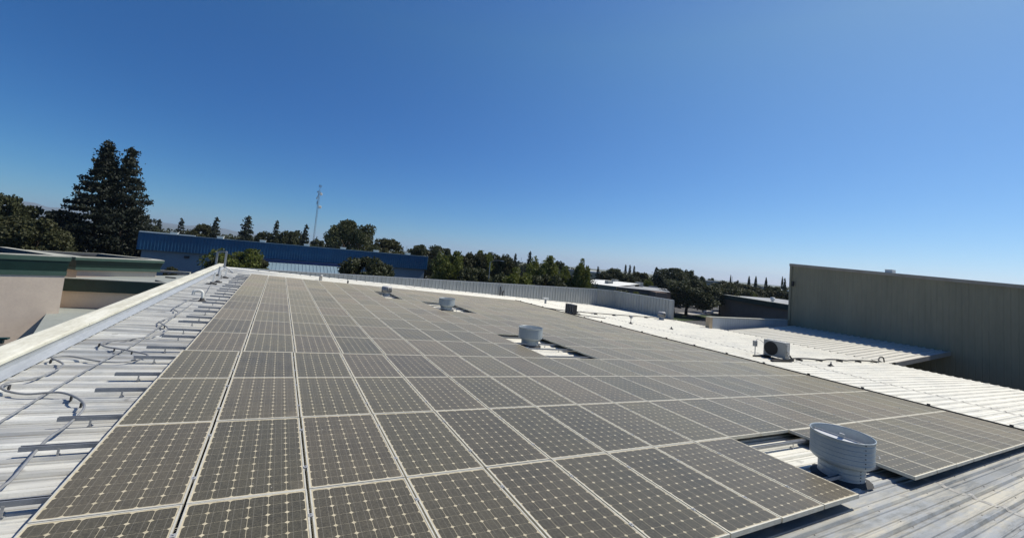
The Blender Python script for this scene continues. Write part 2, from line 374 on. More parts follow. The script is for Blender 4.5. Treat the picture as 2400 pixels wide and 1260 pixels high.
# ------------------------------------------------------------------ our warehouse and its roof
V0, V1, U0, U1 = -13.0, 28.2, -1.62, 31.8
WC, WP = -.150, -.179                            # crest and pan of the corrugated sheet
house = world(empty('metal_warehouse', Matrix.Translation((15, 8, GROUND)), 'low metal warehouse whose white ribbed roof carries the solar panels', 'warehouse'))
def build_roof():
    m = MB(); pitch = .305; prof = []
    k0 = int(V0/pitch) - 1
    v = k0*pitch
    while v < V1:
        for dv, wv in ((0, WP), (.052, WP), (.060, WP+.010), (.072, WP+.010), (.080, WP), (.108, WP), (.130, WC), (.172, WC), (.194, WP), (.222, WP), (.230, WP+.010), (.242, WP+.010), (.250, WP)):
            if V0 <= v+dv <= V1: prof.append((v+dv, wv))
        v += pitch
    us = [(U0, 0), (9.98, 0), (9.985, .0018), (21.4, .0018), (21.405, .0036), (U1, .0036)]   # overlapping sheets
    us = [(U0, .004), (10.0, .004), (10.001, 0.0), (21.4, 0.0), (21.401, -.004), (U1, -.004)]
    rg = random.Random(3)
    n = len(m.v)
    for u, dz in us:
        for (vv, wv) in prof: m.v.append((u, vv, wv + dz))
    k = len(prof)
    for i in range(len(us)-1):
        for j in range(k-1): m.face((n+i*k+j, n+(i+1)*k+j, n+(i+1)*k+j+1, n+i*k+j+1))
    # screws on purlin lines
    m.m = 1
    for iu in range(23):
        u = -1.3 + iu*1.52
        v = k0*pitch
        while v < V1 - .4:
            for dv in (.100, .202):
                vv = v + dv
                if vv > V0 and (vv < 14 or iu % 2 == 0):
                    uu = u + rg.uniform(-.012, .012); nn = len(m.v); r = .0085 if v > 0 else .013
                    for a in range(5): m.v.append((uu + r*math.cos(a*1.2566), vv + r*math.sin(a*1.2566), WP + .001))
                    m.v.append((uu, vv, WP + .012))
                    for a in range(5): m.face((nn+a, nn+(a+1) % 5, nn+5))
            v += pitch
    return m.build('roof', [M['roof'], M['screw']], house, RM)
roof = build_roof()
# coated seams and repair patches that cross the ribs
def ribw(v):
    d = (v % .305)
    if d < .108 or d > .194: return WP
    if d < .130: return WP + (WC-WP)*(d-.108)/.022
    if d < .172: return WC
    return WC - (WC-WP)*(d-.172)/.022
def draped_strip(m, u0, u1, v0, v1, lift=.0035, jit=.006, seed=0, step=.02):
    rg = random.Random(seed); n = len(m.v); k = int((v1-v0)/step); a = b = 0
    for i in range(k+1):
        v = v0 + (v1-v0)*i/k; a = a*.7 + rg.uniform(-jit, jit); b = b*.7 + rg.uniform(-jit, jit)
        w_ = ribw(v) + lift + .004
        m.v += [(u0+a, v, w_), (u1+b, v, w_)]
    for i in range(k): m.face((n+2*i, n+2*i+1, n+2*i+3, n+2*i+2))
M['seam'] = weathered('roof_seam_coating', (.40, .39, .35), (.22, .21, .185), .7, 0, 6, stretch=(1, 2, 1), bump=.4)
m = MB(); draped_strip(m, 9.95, 10.06, V0+.2, 28.0, seed=4); draped_strip(m, 21.34, 21.46, V0+.2, 28.0, seed=5)
m.build('roof_seam', M['seam'], roof)
# walls of the warehouse
hw = MB(); cs = [RM @ Vector(p) for p in ((-1.98, V0, -.2), (U1-.15, V0, -.2), (U1-.15, V1+.12, -.2), (-1.98, V1+.12, -.2))]
n = len(hw.v); hw.v += [(c.x, c.y, GROUND) for c in cs] + [(c.x, c.y, c.z) for c in cs]
for i in range(4): j = (i+1) % 4; hw.face((n+i, n+j, n+4+j, n+4+i))
hw.build('wall', M['tan'], house)
# left parapet: flashing apron, grey face, coated cap in sections
fl = MB()
fl.quad((-1.555, V0, -.142), (-1.555, 28.1, -.142), (-1.66, 28.1, -.075), (-1.66, V0, -.075))
fl.quad((-1.66, V0, -.075), (-1.66, 28.1, -.075), (-1.672, 28.1, -.03), (-1.672, V0, -.03))
fl.build('parapet_flashing', M['flash'], house, RM)
gf = MB(); gf.quad((-1.674, V0, -.03), (-1.674, 28.1, -.03), (-1.668, 28.1, .03), (-1.668, V0, .03))
gf.build('parapet_face', M['clad'], house, RM)
rg = random.Random(8); v = V0; ci = 0
cuts = [V0, -6.1, -3.0, .1, 3.3, 6.55, 9.9, 12.6, 16.1, 19.4, 22.6, 25.7, 28.25]
for a, b in zip(cuts[:-1], cuts[1:]):
    c = MB(); dz = rg.uniform(-.004, .004); ns = 8
    n = len(c.v)
    for i in range(ns+1):
        vv = a + .004 + (b-a-.008)*i/ns
        for (uu, ww) in ((-1.655, .012), (-1.655, .052), (-1.70, .058), (-1.86, .050), (-2.0, .040), (-2.035, .032), (-2.035, -.14)):
            c.v.append((uu + rg.uniform(-.003, .003), vv, ww + dz + rg.uniform(-.002, .002)))
    for i in range(ns):
        for j in range(6): p = n + i*7 + j; c.face((p, p+1, p+8, p+7))
    c.face([n+j for j in range(7)]); c.face([n+ns*7+j for j in reversed(range(7))])
    c.build('parapet_cap', M['cap'], house, RM)
def ribbed_wall(m, a, b, z0, z1, pitch=.305, depth=.03, flat=.22, side=1, groove=0.):
    """vertical ribbed sheet between plan points a and b; z0/z1 numbers or functions of t"""
    a, b = Vector((a[0], a[1], 0)), Vector((b[0], b[1], 0)); L = (b-a).length; d = (b-a)/L; nr = Vector((d.y, -d.x, 0))*side
    prof = []; s = 0
    while s < L:
        for ds, o in ((0, 0), (flat*.48, 0), (flat*.5, .006), (flat*.56, .006), (flat*.58, 0)) + (((flat-groove-.004, 0), (flat-groove, -.035), (flat-.004, -.035)) if groove else ()) + ((flat, 0), (flat+.022, depth), (pitch-.022, depth)):
            if s+ds <= L: prof.append((s+ds, o))
        s += pitch
    prof.append((L, 0)); n = len(m.v)
    for q in (0, 1):
        for s, o in prof:
            t = s/L; z = (z0, z1)[q]; z = z(t) if callable(z) else z
            p = a + d*s + nr*o; m.v.append((p.x, p.y, z))
    k = len(prof)
    for j in range(k-1): m.face((n+j, n+j+1, n+k+j+1, n+k+j))
def rz(u, v, w=-.16): p = RM @ Vector((u, v, w)); return p
TOPZ = -.085
fw = MB(); ribbed_wall(fw, (-1.75, 28.2), (29.6, 28.2), lambda t: -.05 - 1.62*t - .22, TOPZ-.02, .305, .013, .23, groove=.032)
fw.build('parapet_cladding', M['clad'], house)
cw = MB(); ribbed_wall(cw, (29.6, 28.2), (30.9, 27.2), lambda t: -1.9, TOPZ-.02, .155, .07, .08); cw.build('parapet_cladding', M['clad'], house)
sw = MB(); ribbed_wall(sw, (30.9, 27.2), (31.74, 21.0), lambda t: -1.98, lambda t: TOPZ-.02-.1*t, .305, .022, groove=.03); sw.build('parapet_cladding', M['clad'], house)
ew = MB(); ew.box(31.74, 31.98, 20.86, 21.0, -2.2, -.2); ew.build('parapet_end', M['clad'], house)
for (p, q, z0, z1) in (((-1.8, 28.25), (29.6, 28.25), TOPZ, TOPZ), ((29.6, 28.25), (30.95, 27.2), TOPZ, TOPZ), ((30.95, 27.2), (31.85, 20.86), TOPZ, TOPZ-.1)):
    c = MB(); c.bar((*p, z0+.005), (*q, z1+.005), .17, .05); c.build('parapet_coping', M['flash'], house)
# back skins of the parapet and base flashing
bk = MB(); bk.quad((-1.75, 28.42, -2.3), (29.7, 28.42, -2.3), (29.7, 28.42, TOPZ), (-1.75, 28.42, TOPZ))
bk.quad((31.05, 27.3, -2.3), (31.98, 21.0, -2.3), (31.98, 21.0, -.19), (31.05, 27.3, TOPZ)); bk.build('parapet_back', M['flash'], house)
bf = MB(); bf.quad((-1.6, 27.78, WC+.003), (30.2, 27.78, WC+.003), (30.2, 28.16, WC+.03), (-1.6, 28.16, WC+.03)); bf.build('base_flashing', M['whiteroof'], house, RM)
sm = MB()
for i in range(48):
    u = 0.2 + i*.62; sm.box(u-.035, u+.035, 27.9+rg.uniform(-.05, .05), 27.96, WC+.02, WC+.034)
sm.build('sealant_dabs', M['sealant'], house, RM)
eg = MB(); eg.quad((U1-.01, V0, WP-.16), (U1-.01, 21., WP-.16), (U1-.005, 21., WP), (U1-.005, V0, WP)); eg.build('eave_trim', M['flash'], house, RM)

# ------------------------------------------------------------------ solar array
PP, PL = .842, 1.6288
PWI, PLE = .822, 1.621
PX0, PY0 = .0215, .0260; CP = (PWI - 2*PX0)/6; CPY = (PLE - 2*PY0)/12
M['cells'] = panel_mat()
fm = MB(); b = .0125; H = .046
for (x0, x1, y0, y1) in ((0, PWI, 0, b), (0, PWI, PLE-b, PLE), (0, b, b, PLE-b), (PWI-b, PWI, b, PLE-b)): fm.box(x0, x1, y0, y1, -H, 0)
frame_me = fm.mesh('frame', M['frame'])
gm = MB(); gm.quad((b, b, -.0025), (PWI-b, b, -.0025), (PWI-b, PLE-b, -.0025), (b, PLE-b, -.0025))
gm.quad((b, b, -.012), (b, PLE-b, -.012), (PWI-b, PLE-b, -.012), (PWI-b, b, -.012))
glass_me = gm.mesh('cell_sheet', M['cells'])
cm = MB(); cm.box(-.0195, -.0005, -.02, .02, -.03, .0035); cm.box(-.026, .006, -.02, .02, .0006, .0042); cm.lathe([(0, .012), (.007, .012), (.0075, .004)], (-.010, 0, 0), 6)
clamp_me = cm.mesh('clamp', M['galv'])
ORD = ['first', 'second', 'third', 'fourth', 'fifth', 'sixth', 'seventh', 'eighth', 'ninth', 'tenth', 'eleventh', 'twelfth', 'thirteenth', 'fourteenth', 'fifteenth', 'sixteenth', 'seventeenth', 'eighteenth', 'nineteenth', 'twentieth']
gaps = {(-1, 9), (-1, 10), (3, 9), (3, 10), (4, 9), (4, 10), (8, 9), (8, 10), (9, 9), (9, 10), (10, 7), (11, 7)}
rg = random.Random(21)
def ushift(j): return .035 if j >= 3 else 0.
for j in range(-1, 14):
    for i in range(20):
        if (j, i) in gaps: continue
        u, v = i*PP + .010 + ushift(j) + rg.uniform(-.0015, .0015), j*PL + .004 + rg.uniform(-.002, .002)
        mw = RM @ Matrix.Translation((u, v, rg.uniform(-.0025, .0015))) @ Matrix.Rotation(rg.uniform(-.002, .002), 4, 'Z') @ Matrix.Rotation(rg.uniform(-.0022, .0022), 4, 'Y')
        e = empty('solar_panel', mw, 'dusty solar panel, %s from the left in the %s row from the camera' % (ORD[i], ORD[j+1]), 'solar panel', 'solar panels of the rooftop array')
        inst(frame_me, 'frame', e); inst(glass_me, 'cell_sheet', e)
        if j <= 6 and i > 0 and (j, i-1) not in gaps:
            for f in (.235, .765):
                c = inst(clamp_me, 'clamp', e); c.location = (0, PLE*f, 0)
# strut rails under the panels, two per row, on L feet
foot = MB(); foot.box(-.009, .009, -.024, -.018, -.075, .0); foot.box(-.02, .02, -.024, .03, -.079, -.075); foot.lathe([(0, -.06), (.010, -.06), (.010, -.075)], (0, .012, 0), 6)
foot_me = foot.mesh('rail_foot', M['galv'])
rfr = [.27, .845]
for j in range(-1, 14):
    for q, f in enumerate(rfr):
        v = j*PL + f*PL; ul = -.54 + rg.uniform(-.03, .03); ur = 16.90 + ushift(j)
        e = empty('mounting_rail', RM @ Matrix.Translation((ul, v, -.050)), 'grey steel mounting rail under the %s edge of panel row %s from the camera' % (('near', 'far')[q], ORD[j+1]), 'rail', 'mounting rails under the solar panels')
        segs = [(0, ur-ul)]
        if j == -1: segs = [(0, ur-ul)]
        r = MB()
        L = ur-ul
        r.box(0, L, -.0205, -.0175, -.041, 0); r.box(0, L, .0175, .0205, -.041, 0); r.box(0, L, -.0175, .0175, -.041, -.038)
        r.box(0, L, -.0175, -.010, -.003, -.0003); r.box(0, L, .010, .0175, -.003, -.0003)
        r.build('rail', M['strut'], e)
        k = 0; x = .26
        while x < L:
            c = inst(foot_me, 'rail_foot', e); c.location = (x, 0, -.028); x += 1.83

m = MB(); m.box(16.885, 16.925, -1.62, 3*PL, -.05, .028); m.box(16.92, 16.96, 3*PL+.005, 14*PL, -.05, .028)
for i in range(17):
    v = -1.1 + i*1.45; m.box(16.915 + (.035 if v > 3*PL else 0), 16.97 + (.035 if v > 3*PL else 0), v-.03, v+.03, .0, .06)
o = m.build('cable_tray', M['sealant'], None, RM); tag(o, 'black cable tray with clips along the right edge of the solar array', 'cable tray')

# ------------------------------------------------------------------ vents
def vent_round(u, v, rs, rd, hs, ht, label, big=True, yaw=0):
    e = empty('roof_vent', RM @ Matrix.Translation((u, v, WP)) @ Matrix.Rotation(-R_(3), 4, 'Y') @ Matrix.Rotation(yaw, 4, 'Z'), label, 'vent')
    m = MB(); m.sm = True
    def ring(z, r): return [(r, z-.007), (r, z-.004), (r-.004, z-.002), (r-.004, z+.002), (r, z+.004), (r, z+.007)]
    prof = [(rs+.006, 0), (rs, .03)]
    for z in (.10, .17): prof += ring(z, rs)
    prof += [(rs, hs+.02)]
    m.lathe(prof, seg=56); m.lathe([(rs-.004, hs+.02), (rs-.004, 0)], seg=56)
    m.build('stem', M['vent'], e)
    d = MB(); d.sm = True; z = hs; prof = [(rs, hs-.012), (rs+.01, hs-.012), (rd-.03, hs+.02), (rd, hs+.055)]
    nn = 5; dz = (ht-hs-.075)/nn
    for k in range(nn): prof += ring(hs+.055+dz*(k+.6), rd)
    prof += [(rd, ht-.01), (rd+.007, ht-.006), (rd+.007, ht+.004), (rd-.004, ht+.004), (rd-.006, ht-.01), (rd-.008, hs+.06), (rd-.04, hs+.03), (rs, hs)]
    d.lathe(prof, seg=56); dr = d.build('wind_band', M['vent'], e)
    s = MB()
    for k in range(7): s.lathe([(0, .006), (.006, .004), (.006, 0)], (0, 0, 0), 6) if False else None
    for k in range(6):
        zz = hs+.07+k*(ht-hs-.09)/5; s.box(rd*math.cos(-2.0)-.006, rd*math.cos(-2.0)+.006, rd*math.sin(-2.0)-.006, rd*math.sin(-2.0)+.004, zz-.005, zz+.005)
        zz = .03+k*(hs-.05)/5; s.box(rs*math.cos(-1.85)-.006, rs*math.cos(-1.85)+.006, rs*math.sin(-1.85)-.006, rs*math.sin(-1.85)+.004, zz-.005, zz+.005)
    s.build('rivets', M['black'], e)
    t = MB(); zc = ht-.165
    for sg in (-1, 1):                           # two-leaf butterfly damper
        pts = []
        for k in range(13):
            a = -math.pi/2 + math.pi*k/12; pts.append((sg*(rd-.03)*math.cos(a), (rd-.03)*math.sin(a), zc + .11 - .13*math.cos(a)))
        t.poly(pts if sg > 0 else pts[::-1])
    t.build('damper', M['ventin'], e)
    h = MB(); h.tube([(0, -rd+.02, zc+.115), (0, rd-.02, zc+.115)], .008); h.box(-.012, .012, -.03, .03, zc+.11, zc+.16); h.build('damper_pin', M['galv'], e)
    hd = MB(); a = -1.05
    pts = [(rd*math.cos(a-.16), rd*math.sin(a-.16), hs+.16), ((rd+.04)*math.cos(a-.14), (rd+.04)*math.sin(a-.14), hs+.17), ((rd+.045)*math.cos(a+.14), (rd+.045)*math.sin(a+.14), hs+.17), (rd*math.cos(a+.16), rd*math.sin(a+.16), hs+.16)]
    hd.tube(spline(pts, 4), .005, 6); hd.build('handle', M['galv'], e)
    bb = MB(); bb.sm = True; bb.lathe([(rs+.085, .030), (rs+.06, .040), (rs+.02, .048), (rs+.004, .07)], seg=40)
    rj = random.Random(int(v*10)); bb.v = [(x*(1+rj.uniform(-.06, .10)), y*(1+rj.uniform(-.06, .10)), z+rj.uniform(-.003, .006)) if z < .045 else (x, y, z) for x, y, z in bb.v]; bb; bb.build('sealant_collar', M['sealant'], e)
    return e
vent_round(8.42, -1.10, .262, .362, .245, .62, 'large pale grey roof vent nearest the camera with open top and ribbed band')
vent_round(8.40, 7.12, .270, .372, .225, .585, 'pale grey open-topped roof vent in the middle gap of the panels', yaw=.5)
vent_round(8.38, 14.55, .270, .372, .22, .58, 'pale grey open-topped roof vent in the far gap of the panels', yaw=1.2)
def vent_turbine(u, v, rs, rd, hs, ht, label, fins=18):
    e = empty('turbine_vent', RM @ Matrix.Translation((u, v, WP)) @ Matrix.Rotation(-R_(3), 4, 'Y'), label, 'vent')
    m = MB(); m.sm = True; m.lathe([(rs+.03, 0), (rs, .05), (rs, hs), (rs*.98, hs+.01)], seg=28); m.build('stem', M['strut'], e)
    d = MB(); d.sm = True; d.lathe([(rs, hs), (rd, hs+.02), (rd, hs+.05)], seg=28); d.lathe([(rd, ht-.05), (rd, ht-.01), (rd*.9, ht+.01), (0, ht+.03)], seg=28)
    d.lathe([(rd*.8, hs), (rd*.8, ht)], seg=20)
    for k in range(fins):
        a = 2*math.pi*k/fins; p = Vector((rd*.93*math.cos(a), rd*.93*math.sin(a), 0)); q = Matrix.Rotation(a+.6, 3, 'Z')
        d.box(-.006, .006, -rd*.16, rd*.16, hs+.03, ht-.02, q, p)
    d.build('rotor', M['galv'], e); return e
vent_turbine(6.42, 18.35, .175, .255, .24, .56, 'small galvanised turbine vent in the farthest gap of the panels')
vent_turbine(28.85, 19.45, .20, .29, .27, .64, 'galvanised turbine vent beside the end of the ribbed parapet')

# ------------------------------------------------------------------ pipes and small things on the roof
def roofobj(name, u, v, label, cat, w_=WP, group=None): return empty(name, RM @ Matrix.Translation((u, v, w_)) @ Matrix.Rotation(-R_(3), 4, 'Y'), label, cat, group)
e = roofobj('gooseneck_pipe', -.66, 11.95, 'white gooseneck conduit with black boot left of the panels', 'pipe')
m = MB(); m.sm = True; m.tube(spline([(0, 0, .02), (0, 0, .22), (-.02, 0, .31), (-.10, 0, .35), (-.2, 0, .34), (-.235, 0, .30), (-.24, 0, .22)], 5), .042, 14); m.build('pipe', M['white'], e)
m = MB(); m.sm = True; m.lathe([(.14, .0), (.12, .02), (.065, .07), (.05, .13)]); m.build('boot', M['sealant'], e)
for (u, v, h, du, dv, lab) in ((-1.02, 17.15, .52, .05, .4, 'white post pair member nearest the camera by the left parapet'), (-.93, 18.05, .50, .06, .4, 'white post just behind the nearest one by the left parapet'),
                          (-1.28, 21.3, .50, .03, .3, 'grey weathered post by the left parapet near the corner'), (-.92, 20.5, .48, .05, .4, 'white post with black foot standing right of the parapet corner posts')):
    e = roofobj('roof_post', u, v, lab, 'post', group='posts by the left parapet')
    m = MB(); m.bar((0, 0, .03), (du, dv*.2, h), .07, .07); m.build('post', M['flash'] if u < -1.2 else M['white'], e)
    m = MB(); m.box(-.2, .16, -.05, .05, .03, .07); m.lathe([(.12, .03), (.09, .08), (.05, .12)], seg=12); m.build('foot', M['sealant'], e)
e = roofobj('vent_pipe', 3.74, 25.0, 'short galvanised pipe stub in front of the far parapet', 'pipe')
m = MB(); m.sm = True; m.lathe([(.10, 0), (.095, .28), (.125, .28), (.125, .37), (0, .39)], seg=20); m.build('pipe', M['galv'], e)
e = roofobj('black_pipe', 5.38, 24.9, 'tiny black pipe stub at the far edge of the panels', 'pipe')
m = MB(); m.lathe([(.05, 0), (.05, .2), (0, .2)], seg=12); m.build('pipe', M['black'], e)
e = roofobj('black_pipe', 18.34, 27.93, 'tall thin black pipe standing against the far parapet', 'pipe')
m = MB(); m.lathe([(.05, 0), (.05, .84), (0, .84)], seg=12); m.build('pipe', M['black'], e)
e = roofobj('black_pipe', 18.66, 28.0, 'shorter black pipe with a hooked top against the far parapet', 'pipe')
m = MB(); m.tube(spline([(0, 0, 0), (0, 0, .36), (.03, 0, .44), (.12, 0, .42)], 4), .05, 10); m.build('pipe', M['black'], e)
e = roofobj('vent_pipe', 20.72, 24.35, 'grey vent pipe with a flat white T cap', 'pipe')
m = MB(); m.lathe([(.085, 0), (.085, .40)], seg=16); m.build('pipe', M['strut'], e)
m = MB(); m.box(-.25, .25, -.10, .10, .38, .50); m.build('cap', M['whiteroof'], e)
for (u, v, h, lab) in ((20.95, 15.1, .36, 'thin roof probe with a small box on top'), (23.3, 13.93, .14, 'low pointed pipe boot on the white roof'), (23.1, 5.2, .17, 'short pointed pipe boot right of the air conditioner')):
    e = roofobj('pipe_flashing', u, v, lab, 'pipe')
    m = MB(); m.lathe([(.13, .03), (.10, .05), (.04, .10), (.025, .14)], seg=14); m.build('boot', M['sealant'], e)
    m = MB(); m.lathe([(.022, .05), (.022, h+.04), (0, h+.04)], seg=8)
    if h > .3: m.box(-.07, .07, -.05, .05, h+.0, h+.16)
    m.build('pipe', M['strut'], e)
# air conditioner: fan side faces -u
e = roofobj('air_conditioner', 20.75, 6.28, 'mini split condenser with round fan on black skids beside the panels', 'air conditioner')
m = MB(); m.box(-.17, .17, -.46, .46, .13, .80); m.build('casing', M['acwhite'], e)
m = MB(); m.box(-.176, -.1705, -.44, -.20, .17, .76); m.box(-.179, -.1765, -.42, -.22, .66, .675)
m.build('front_panel', M['acwhite'], e)
fg = MB()
for rr in (.05, .10, .15, .20, .25, .285):
    pts = [(-.185, .14 + rr*math.cos(a*math.pi/16), .46 + rr*math.sin(a*math.pi/16)) for a in range(33)]; fg.tube(pts, .004, 5, False)
for a in range(10): fg.bar((-.185, .14, .46), (-.185, .14+.285*math.cos(a*math.pi/5), .46+.285*math.sin(a*math.pi/5)), .005, .005)
fo = fg.build('fan_grille', M['grille'], e)
m = MB(); n = len(m.v); m.v += [(-.173, .14+.285*math.cos(a*math.pi/16), .46+.285*math.sin(a*math.pi/16)) for a in range(32)]; m.face(range(n, n+32)); m.build('fan_opening', M['grille'], fo)
m = MB(); m.box(-.12, .06, -.50, -.462, .34, .74); m.box(-.1, .02, -.53, -.50, .25, .31); m.box(-.1, .02, -.53, -.50, .40, .46); m.build('valve_cover', M['galv'], e)
m = MB(); m.box(-1.05, .1, .27, .42, .03, .13); m.box(-1.15, .42, -.52, -.38, .03, .13); m.build('skids', M['black'], e)
m = MB(); m.box(-.5, .1, -.2, .35, .03, .05); m.build('drain_pad', M['sealant'], e)
e = roofobj('disconnect_box', 20.3, 6.95, 'small grey electrical disconnect box on a post left of the condenser', 'electrical box')
m = MB(); m.box(-.10, .06, -.06, .06, .42, .66); m.build('box', M['acwhite'], e)
m = MB(); m.tube([(0, 0, 0), (0, 0, .42)], .018, 8); m.tube(spline([(.03, 0, .6), (.12, 0, .72), (.2, -.1, .7), (.3, -.2, .6)], 4), .012, 6); m.build('conduit', M['strut'], e)
e = roofobj('condenser_unit', 18.25, 17.75, 'dark louvred condenser box beyond the right edge of the panels', 'air conditioner')
m = MB(); m.box(-.17, .17, -.40, .40, .10, .66); m.build('casing', M['grille'], e)
m = MB(); m.box(-.178, -.1715, -.38, .38, .20, .66)
m.build('coil', M['grille'], e)
m = MB(); [m.box(-.188, -.180, -.38+k*.19-.01, -.38+k*.19+.01, .20, .66) for k in range(5)]; m.build('louvres', M['strut'], e)
m = MB(); [m.box(-.184, -.180, a-.05, a+.05, .14, .165) for a in (-.25, -.05, .15)]; m.build('label_strip', M['white'], e)
m = MB(); m.box(-.4, .5, .26, .38, .035, .10); m.box(-.4, .5, -.38, -.26, .035, .10); m.build('skids', M['black'], e)
def cable(name, pts, r, label, cat, mat, k=6, seg=8, blocks=None):
    m = MB(); m.sm = True; m.tube(spline(pts, k), r, seg)
    if blocks:
        o = empty(name, RM, label, cat)
        m.build('line', mat, o)
        for (u, v) in blocks:
            c = MB(); c.box(u-.06, u+.06, v-.12, v+.12, WC+.003, WC+.07); c.build('support_block', M['sealant'], o)
        return o
    return tag(m.build(name, mat, None, RM), label, cat)
cable('refrigerant_line', [(20.95, 5.85, .1), (21.1, 5.8, -.05), (21.6, 6.02, -.06)] + [(22.5+i*.8, 6.05+.05*math.sin(i*2.3), -.065+.015*math.cos(i*1.7)) for i in range(11)] + [(31.0, 6.25, -.04), (31.35, 6.3, .12), (31.75, 6.3, .08), (31.9, 6.3, -.15)], .034,
      'black insulated line set running from the condenser with the round fan', 'pipe', M['black'], blocks=[(22.2, 6.05), (24.0, 6.06), (26.0, 6.06), (28.0, 6.05), (30.0, 6.1)])
cable('refrigerant_line', [(16.9, 20.4, -.08), (18.2, 18.9, -.06), (19.5, 18.85, -.07), (22, 19.1, -.07), (25, 19.5, -.075), (28.6, 20.0, -.07), (30.8, 19.6, -.08)], .028,
      'dark conduit running across the white roof towards the turbine vent', 'pipe', M['black'], blocks=[(19.6, 18.85), (21.5, 19.05), (23.5, 19.3), (25.5, 19.55), (27.5, 19.85)])
cable('refrigerant_line', [(16.9, 19.9, -.11), (17.9, 18.0, -.10), (18.5, 17.2, -.10), (19.3, 16.8, -.10), (20.2, 16.6, -.11)], .022, 'short dark line at the foot of the louvred condenser', 'pipe', M['black'])
rg = random.Random(12)
def ons(pts, lift=0): return [(u, v, -.128 + l) for (u, v, l) in pts]
lc = [(-1.10, -3.2, .0), (-1.05, -.8, .005), (-1.0, 1.2, .01), (-.98, 2.17, .01), (-.95, 3.49, .0), (-.86, 4.9, .01), (-.80, 5.86, .0), (-.78, 8., .01), (-.79, 11.2, .0)]
cable('straight_cable', ons(lc), .011, 'long straight grey cable running up the roof beside the panels', 'cable', M['cable'])
cable('straight_cable', ons([(-.72, 12.2, 0), (-.82, 14.2, .0), (-.98, 16.3, .0), (-1.05, 18.6, 0), (-.95, 20.6, .0), (-.5, 21.0, .0), (.1, 21.1, .0)]), .011, 'thin grey cable continuing from the gooseneck pipe towards the parapet corner', 'cable', M['cable'])
wv = [(-.42, -1.2, .02), (-.39, .1, .03), (-.39, .72, .03), (-.38, .88, .035), (-.44, 1.55, .045), (-.41, 1.91, .05), (-.43, 2.38, .055), (-.59, 2.73, .05), (-.85, 3.03, .03), (-1.13, 3.05, .01), (-1.37, 3.2, .02), (-1.44, 3.45, .02), (-1.30, 3.66, .01), (-1.24, 3.92, .0), (-1.22, 4.27, .03), (-1.46, 4.62, .04), (-1.30, 4.74, .03), (-1.0, 4.60, .01), (-.81, 4.55, 0), (-.6, 4.6, .0), (-.42, 4.87, .03), (-.76, 5.15, .04), (-1.12, 5.44, .03), (-1.22, 5.74, .03), (-1.12, 5.99, .01), (-.9, 6.25, .0), (-.62, 6.6, .02), (-.58, 7.06, .05), (-.84, 7.72, .04), (-.91, 8.15, .0), (-.76, 8.8, .03), (-.80, 9.3, .03), (-1.0, 9.9, .03), (-1.0, 10.8, .01), (-.98, 11.8, 0), (-.75, 12.0, .05)]
cb = cable('looping_cable', ons(wv), .0125, 'grey cable snaking in loose loops across the ribbed roof', 'cable', M['cable'])
for (u, v, w_) in ((-.52, 2.62, 1), (-.68, 2.86, 1), (-1.43, 4.52, 1), (-.95, 5.32, 1), (-.68, 5.12, 1), (-1.22, 5.6, 1), (-.60, 7.2, 1), (-.70, 7.42, 1), (-1.36, 3.3, 1)):
    ob = MB(); ob.box(u-.008, u+.008, v-.02, v+.02, WC+.002, WC+.058); ob.build('cable_standoff', M['sealant'], cb)
# ladder rails behind the parapet corner
e = empty('roof_ladder', Matrix.Translation(rz(-1.75, 24.2, 0)), 'grey ladder head rising above the far left parapet corner', 'ladder')
m = MB()
a, b2 = at(503, 640, 25.5) - e.location, at(524, 640, 25.5) - e.location
h = 1.35
up = Vector((0, 0, 1))
for p in (a, b2): m.bar(p - up*.5, p + up*h, .10, .14)
m.build('stile', M['strut'], e)
m = MB(); m.bar(a + up*(h-.02), b2 + up*(h-.02), .10, .07); m.build('rung', M['strut'], e)
e = empty('corner_stay', RM @ Matrix.Translation((-1.2, 24.5, 0)), 'white diagonal pipe leaning at the far left roof corner', 'pipe')
m = MB(); m.tube([(-.25, 1.6, -.02), (.05, .6, -.07), (.35, -.5, -.12)], .035, 8); m.build('pipe', M['white'], e)

# ------------------------------------------------------------------ canopy and tall tan building on the right
tall = world(empty('tall_warehouse', Matrix.Translation((46, 6, GROUND)), 'tall windowless tan metal building rising right of the solar roof', 'warehouse'))
WX = 41.5
m = MB(); ztop = lambda y: 3.345 + (y - 2.864)*(3.998-3.345)/(16.147-2.864)
ribbed_wall(m, (WX, 16.15), (WX, -16), GROUND, lambda t: ztop(16.15 - 32.15*t) - .22, .305, .015, .235, side=-1)
# the profile above is symmetrical, so flip it towards -X
m.build('wall', M['tan'], tall)
m = MB(); m.quad((WX+.04, 16.15, GROUND), (WX+.04, -16, GROUND), (WX+.04, -16, ztop(-16)-.2), (WX+.04, 16.15, ztop(16.15)-.2))
m.quad((WX, 16.18, GROUND), (WX+30, 16.18, GROUND), (WX+30, 16.18, 3.4), (WX, 16.18, 3.75)); m.build('wall', M['tan'], tall)
m = MB(); m.poly([(WX-.12, 16.3, ztop(16.3)+.01), (WX-.12, -16, ztop(-16)+.01), (WX+30, -16, ztop(-16)), (WX+30, 16.3, ztop(16.3))]); m.build('roof', M['greyroof'], tall)
m = MB(); m.bar((WX-.10, 16.3, ztop(16.3)-.11), (WX-.10, -16, ztop(-16)-.11), .14, .22); m.build('rake_trim', M['tantrim'], tall)
m = MB(); m.bar((WX-.05, 16.2, GROUND), (WX-.05, 16.2, ztop(16.2)-.2), .16, .16); m.build('corner_trim', M['tan'], tall)
p = at(2012, 640, 50); m = MB(); m.box(WX+.4, WX+1.0, 9.3, 9.75, ztop(9.5), ztop(9.5)+.26); m.build('roof_hatch', M['whiteroof'], tall)
